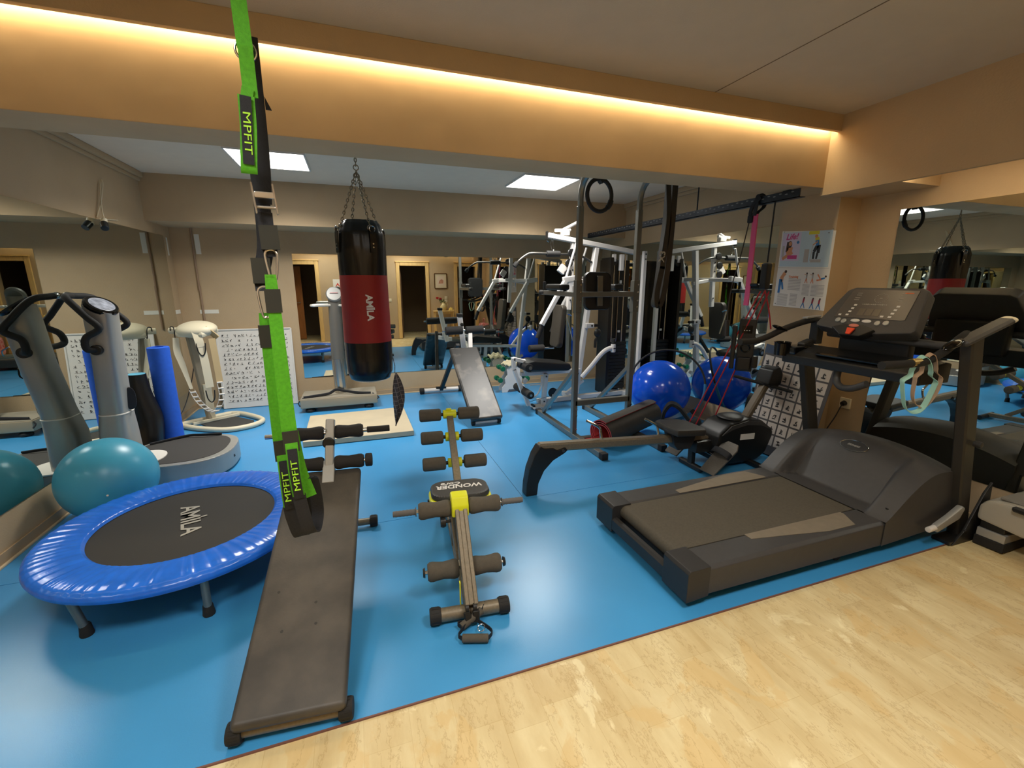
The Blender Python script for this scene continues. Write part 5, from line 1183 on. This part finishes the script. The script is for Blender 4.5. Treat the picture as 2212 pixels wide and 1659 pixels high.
m = MB(); m.lathe([(0,-.014),(.055,-.014),(.06,-.008),(.05,0),(.06,.008),(.055,.014),(0,.014)], Matrix.Translation((2.22,4.84,.19)) @ Matrix.Rotation(pi/2,4,'X'), 24); m.build('low_pulley', M_black, t)
m = MB(); m.prism([(-.04,0),(.04,0),(.02,.10),(-.02,.10)], (2.22,4.82,.075), (1,0,0),(0,0,1), .012, .002); m.build('pulley_bracket', M_white, t)
# leg lift in front of the seat
lg = MB(); lg.beam((1.70,4.84,.655),(1.71,4.84,.50),.045,.05,(0,1,0),.005); lg.beam((1.71,4.84,.52),(1.83,4.84,.20),.045,.05,(0,1,0),.005); lg.beam((1.84,4.84,.21),(1.90,4.84,.055),.05,.045,(0,1,0),.005); lg.beam((1.70,4.84,.64),(1.84,4.84,.60),.045,.05,(0,1,0),.005); lg.beam((1.83,4.84,.62),(1.87,4.86,.44),.05,.05,(0,1,0),.005); lg.beam((1.87,4.84,.39),(1.83,4.84,.345),.045,.04,(0,1,0),.004)
ll = lg.build('leg_lift_arm', M_white, t)
for yy in (4.70,4.98):
    m = MB(); m.cyl((1.83,yy-.11,.245),(1.83,yy+.11,.245),.046,bev=.01); fr_ = m.build('leg_roller', M_foam, ll)
    m = MB(); m.cyl((1.83,yy-.114,.245),(1.83,yy-.11,.245),.016); m.build('roller_cap', M_chrome, fr_)
m = MB(); m.tube([(1.90,4.80,.315),(2.04,4.80,.315),(2.045,4.80,.40)], .008, 8); m.tube([(2.05,4.80,.42),(2.05,4.80,.32),(2.0,4.80,.20),(1.92,4.80,.155),(1.88,4.80,.15)], .011, 8, False, 5); m.build('stop_loop', M_white, t)
m = MB(); m.tube([(1.88,4.82,.10),(2.20,4.84,.155)], .003, 6); m.build('steel_cable', M_black, t)
m = MB(); m.cyl((2.02,5.15,.70),(2.22,5.15,.70),.048,bev=.01); m.cyl((2.22,5.15,.70),(2.36,5.15,.70),.014,mi=1); m.build('knee_roller', [M_foam, M_chrome], t)
m = MB(); m.cyl((2.02,4.95,.555),(2.02,4.75,.56),.04,bev=.01); 
# curved press arm
m = MB(); m.tube([(2.60,4.82,.36),(2.72,4.80,.50),(2.84,4.79,.64),(2.93,4.79,.70),(3.02,4.79,.715)], .030, 10, False, 5, 0, None, .7); pa = m.build('press_arm', M_white, t)
m = MB(); m.cyl((3.01,4.79,.66),(3.01,4.79,.76),.030,bev=.004); m.box((3.01,4.758,.71),(.03,.006,.012),.001,None,1); m.build('press_hub', [M_white, M_black], pa)
m = MB(); m.cyl((3.01,4.79,.76),(3.01,4.79,.83),.024,bev=.005); m.build('press_grip', M_rubber, pa)
# strap hardware on the main upright
m = MB(); m.box((2.78,5.0,.98),(.11,.05,.06),.006); m.cyl((2.80,4.972,.98),(2.80,4.965,.98),.012,mi=1); m.build('adjust_sleeve', [M_white, M_black], p2)
m = MB(); m.box((2.87,5.0,.98),(.08,.04,.035),.006); m.tube([(2.86,4.97,.93),(2.90,4.97,.90),(2.89,4.97,.84),(2.86,4.97,.80),(2.855,4.97,.70)], .018, 8, False, 4); m.ball((2.885,4.97,.885),(.05,.03,.055),16,10); m.build('hanging_handle', M_black, t)

# ---- second sit-up bench near the far mirror
t = thing('sit_up_bench', 'dark inclined sit-up bench with chalky marks standing near the far mirror', 'sit-up bench', (1.2,5.0,0))
A, B = V3((1.255,4.40,.085)), V3((1.215,5.30,.735)); d = (B-A); L = d.length; d.normalize(); Ux = V3((1,.045,0)).normalized(); Nz = Ux.cross(d)
Rb = Matrix((Ux,d,Nz)).transposed().to_4x4(); Tb = Matrix.Translation(A) @ Rb
m = MB(Tb); m.box((0,L/2,-.02),(.36,L,.06),.022,None,0,3); m.build('pad', mat('chalky_black_vinyl',(40,38,36),.45,rgb2=(112,104,94),nscale=3.2) if False else mat('scuffed_black_vinyl',(46,44,42),.42,rgb2=(40,38,36),nscale=4), t)
# chalk marks are worn patches in the pad's own material
pm = MATS['scuffed_black_vinyl']; cr_ = [n for n in pm.node_tree.nodes if n.type == 'VALTORGB'][0]
cr_.color_ramp.elements[0].position = .52; cr_.color_ramp.elements[0].color = (*lin((44,42,40)),1); cr_.color_ramp.elements[1].position = .74; cr_.color_ramp.elements[1].color = (*lin((128,120,110)),1)
m = MB(Tb); m.box((0,L/2,-.06),(.05,L-.06,.04),.004); m.build('frame_rail', M_black, t)
m = MB(); m.cyl((1.12,4.47,.03),(1.39,4.47,.03),.020,bev=.004); m.beam((1.255,4.47,.04),(1.255,4.52,.10),.04,.03); f = m.build('foot_bar', M_white, t)
for x in (1.11,1.40):
    m = MB(); m.cyl((x-.02,4.465,.031),(x+.02,4.465,.031),.030,bev=.005); m.build('end_cap', M_rubber, f)
m = MB(); m.cyl((.80,6.05,.045),(1.31,6.05,.045),.030,bev=.004); f = m.build('stand_foot', M_white, t)
for x in (.785,1.325):
    m = MB(); m.cyl((x-.03,6.05,.045),(x+.03,6.05,.045),.042,bev=.006); m.build('end_cap', M_rubber, f)
m = MB(); m.beam((1.05,6.04,.05),(1.17,5.42,.76),.045,.05,(1,0,0),.004); m.box((1.05,6.05,.075),(.14,.05,.03),.004); m.build('stand_leg', M_black, t)
m = MB(); m.beam((1.30,5.62,.62),(1.22,5.50,1.10),.055,.06,(1,0,0),.006); m.beam((1.20,5.28,.66),(1.36,5.60,.66),.05,.06,(0,0,1),.004); m.beam((1.33,5.42,.93),(1.30,5.30,.68),.05,.05,(1,0,0),.005); u = m.build('white_upright', M_white, t)
m = MB(); m.box((1.22,5.50,1.115),(.075,.07,.04),.008); m.cyl((1.235,5.46,1.0),(1.235,5.43,1.0),.022,bev=.004); m.build('upright_cap', M_black, u)
m = MB(); m.cyl((.98,5.42,.93),(1.52,5.42,.935),.012); rb_ = m.build('roller_bar', M_chrome, t)
for x0, x1 in ((1.02,1.235),(1.275,1.50)):
    m = MB(); m.cyl((x0,5.42,.93),(x1,5.42,.935),.052,bev=.01); m.build('foam_roller', M_foam, rb_)

# ---- dumbbell rack
t = thing('dumbbell_rack', 'small white plastic dumbbell rack at the foot of the far mirror', 'dumbbell rack', (2.03,5.86,0))
for yy in (5.78,5.92):
    m = MB(); m.prism([(-.17,0),(-.17,.07),(-.12,.13),(-.13,.20),(-.09,.25),(-.10,.32),(-.07,.37),(.07,.37),(.10,.32),(.09,.25),(.13,.20),(.12,.13),(.17,.07),(.17,0),(.09,0),(.07,.04),(-.07,.04),(-.09,0)], (2.03,yy,0), (1,0,0),(0,0,1), .02, .004); m.build('side_panel', M_white, t)
m = MB(); m.box((2.03,5.84,.05),(.12,.12,.02),.004); m.box((2.03,5.84,.34),(.10,.12,.02),.004); m.build('shelf', M_white, t)
M_green = mat('green_vinyl_dumbbell',(14,104,72),.35)
def dumbbell(x, z, label):
    m = MB(); y = 5.84
    for s in (-1,1): m.cyl((x,y+s*.055,z),(x,y+s*.115,z),.036,bev=.008,seg=16)
    m.cyl((x,y-.06,z),(x,y+.06,z),.014,seg=12)
    solo(m, 'dumbbell', M_green, label, 'dumbbell', 'green dumbbells on the white rack')
dumbbell(1.865,.345,'green dumbbell on the upper left arm of the white rack')
dumbbell(1.83,.185,'green dumbbell on the lower left arm of the white rack')
dumbbell(2.195,.345,'green dumbbell on the upper right arm of the white rack')
dumbbell(2.23,.185,'green dumbbell on the lower right arm of the white rack')
def towf(u, v):
    x = 1.90+.22*u; y = 5.74+.20*v; return V3((x,y,.398+.045*sin(pi*u)*sin(pi*v)+.012*sin(17*u+5*v)+.01*sin(23*v))), V3((0,0,1))
solo(MB().sheet(towf, 24, 20, .012), 'small_towel', mat('cream_towel',(222,212,178),.9,bump=.3,bscale=300), 'crumpled cream towel on top of the dumbbell rack', 'towel', ang=80)

# ================================================================ the wall behind the viewer, seen in the mirrors
t = thing('framed_picture', 'small framed print on the wall between two doorways, seen in the far mirror', 'picture', (2.30,YD+.01,1.37))
m = MB()
for a, b in (((2.13,1.37),(2.47,1.37)),((2.13,1.77),(2.47,1.77)),((2.13,1.37),(2.13,1.77)),((2.47,1.37),(2.47,1.77))): m.beam((a[0],YD+.012,a[1]),(b[0],YD+.012,b[1]),.022,.022,(0,1,0),.003)
m.build('picture_frame', mat('gilt_brown_frame',(98,66,32),.4,.2), t)
m = MB(); m.box((2.30,YD+.006,1.57),(.32,.008,.38)); m.build('mount', mat('cream_mount',(224,208,176),.6), t)
m = MB(); m.box((2.30,YD+.0108,1.57),(.20,.002,.25)); m.add([(2.24,YD+.0125,1.50),(2.37,YD+.0125,1.50),(2.38,YD+.0125,1.58),(2.33,YD+.0125,1.62),(2.29,YD+.0125,1.60),(2.26,YD+.0125,1.57)],[(0,1,2,3,4,5)],1); m.build('print', [mat('pale_sketch',(226,206,186),.6), mat('pink_sketch',(196,142,118),.6,noise=.3,nscale=20)], t)
def switch(x, z, n, label):
    m = MB()
    for k in range(n): m.box((x,YD+.006,z+.09*k),(.078,.012,.082),.003); m.box((x,YD+.013,z+.09*k),(.042,.006,.05),.002)
    solo(m, 'light_switch', M_offwhite, label, 'light switch')
switch(2.44,1.02,2,'double cream switch below the framed print, seen in the far mirror')
switch(.90,1.06,1,'single cream switch beside a doorway, seen right of the punching bag')
t = thing('arrow_sign', 'white paper sign with a red arrow on the wall between doorways', 'sign', (-.40,YD+.002,1.36))
MB().box((-.40,YD+.002,1.48),(.22,.003,.26)).build('paper', M_paper, t)
m = MB(); m.add([(-.46,YD+.0042,1.42),(-.44,YD+.0042,1.42),(-.40,YD+.0042,1.47),(-.36,YD+.0042,1.42),(-.34,YD+.0042,1.42),(-.40,YD+.0042,1.52)],[(0,1,2,3,4,5)]); m.build('arrow_mark', mat('arrow_red',(206,52,34),.6), t)
t = thing('side_table', 'narrow cream console table under the framed print, behind the viewer', 'table', (2.33,-.14,0))
MB().box((2.33,-.14,.745),(.56,.28,.03),.006).build('table_top', M_casing, t)
for x in (2.08,2.58):
    for y in (-.26,-.03): MB().box((x,y,.365),(.035,.035,.73),.004).build('leg', M_casing, t)
MB().box((2.33,-.14,.70),(.48,.22,.06),.004).build('apron', M_casing, t)
t = thing('flower_vase', 'cream jug with red roses on the table behind the viewer', 'vase', (2.33,-.14,.76))
m = MB(); m.lathe([(0,0),(.05,0),(.085,.05),(.095,.11),(.07,.17),(.045,.20),(.055,.235),(.048,.235),(.04,.20),(.0,.19)], Matrix.Translation((2.33,-.14,.76)), 28); m.tube([(2.42,-.14,.88),(2.455,-.14,.93),(2.43,-.14,.97),(2.38,-.14,.975)], .009, 8, False, 4); m.build('jug', mat('cream_glaze',(222,204,150),.3), t)
for k, (x, y, z) in enumerate(((2.16,-.12,1.10),(2.25,-.16,1.08),(2.36,-.12,1.05))):
    m = MB(); m.tube([(2.33,-.14,.95),((2.33+x)/2,(y-.14)/2,(z+.97)/2+.02),(x,y,z-.02)], .004, 6, False, 4)
    for s in range(4): m.ball(((2.33+x)/2+.03*sin(s*2),y+.02*cos(s*3),.98+.025*s),(.025,.012,.012),8,6)
    st_ = m.build('stem', mat('leaf_green',(72,96,44),.6), t)
    if k < 2:
        m = MB(); m.ball((x,y,z),(.036,.036,.03),12,8); m.lathe([(0,-.01),(.03,0),(.042,.03),(.03,.035),(.02,.02),(0,.03)], Matrix.Translation((x,y,z)), 10); m.build('rose', mat('rose_red',(178,24,30),.5), st_)
m = MB(); m.sheet(lambda u, v: (V3((2.46+.16*u,-.22+.16*v,.765+.09*sin(pi*u)*sin(pi*v)+.012*sin(20*u+9*v))), V3((0,0,1))), 16, 16, .004); solo(m, 'folded_cloth', mat('yellow_cloth',(226,190,96),.85), 'crumpled yellow cloth beside the rose jug on the table', 'cloth', ang=80)
m = MB(); m.box((3.45,.02,.20),(.26,.30,.40),.07,None,0,3); m.tube([(3.45,-.05,.38),(3.45,-.04,.50),(3.45,.05,.53),(3.45,.12,.50),(3.45,.12,.38)], .011, 8, False, 4); solo(m, 'gym_bag', mat('red_patterned_bag',(196,50,54),.7,rgb2=(222,178,176),nscale=22), 'red patterned bag on the tiles by the wall behind the viewer', 'bag')
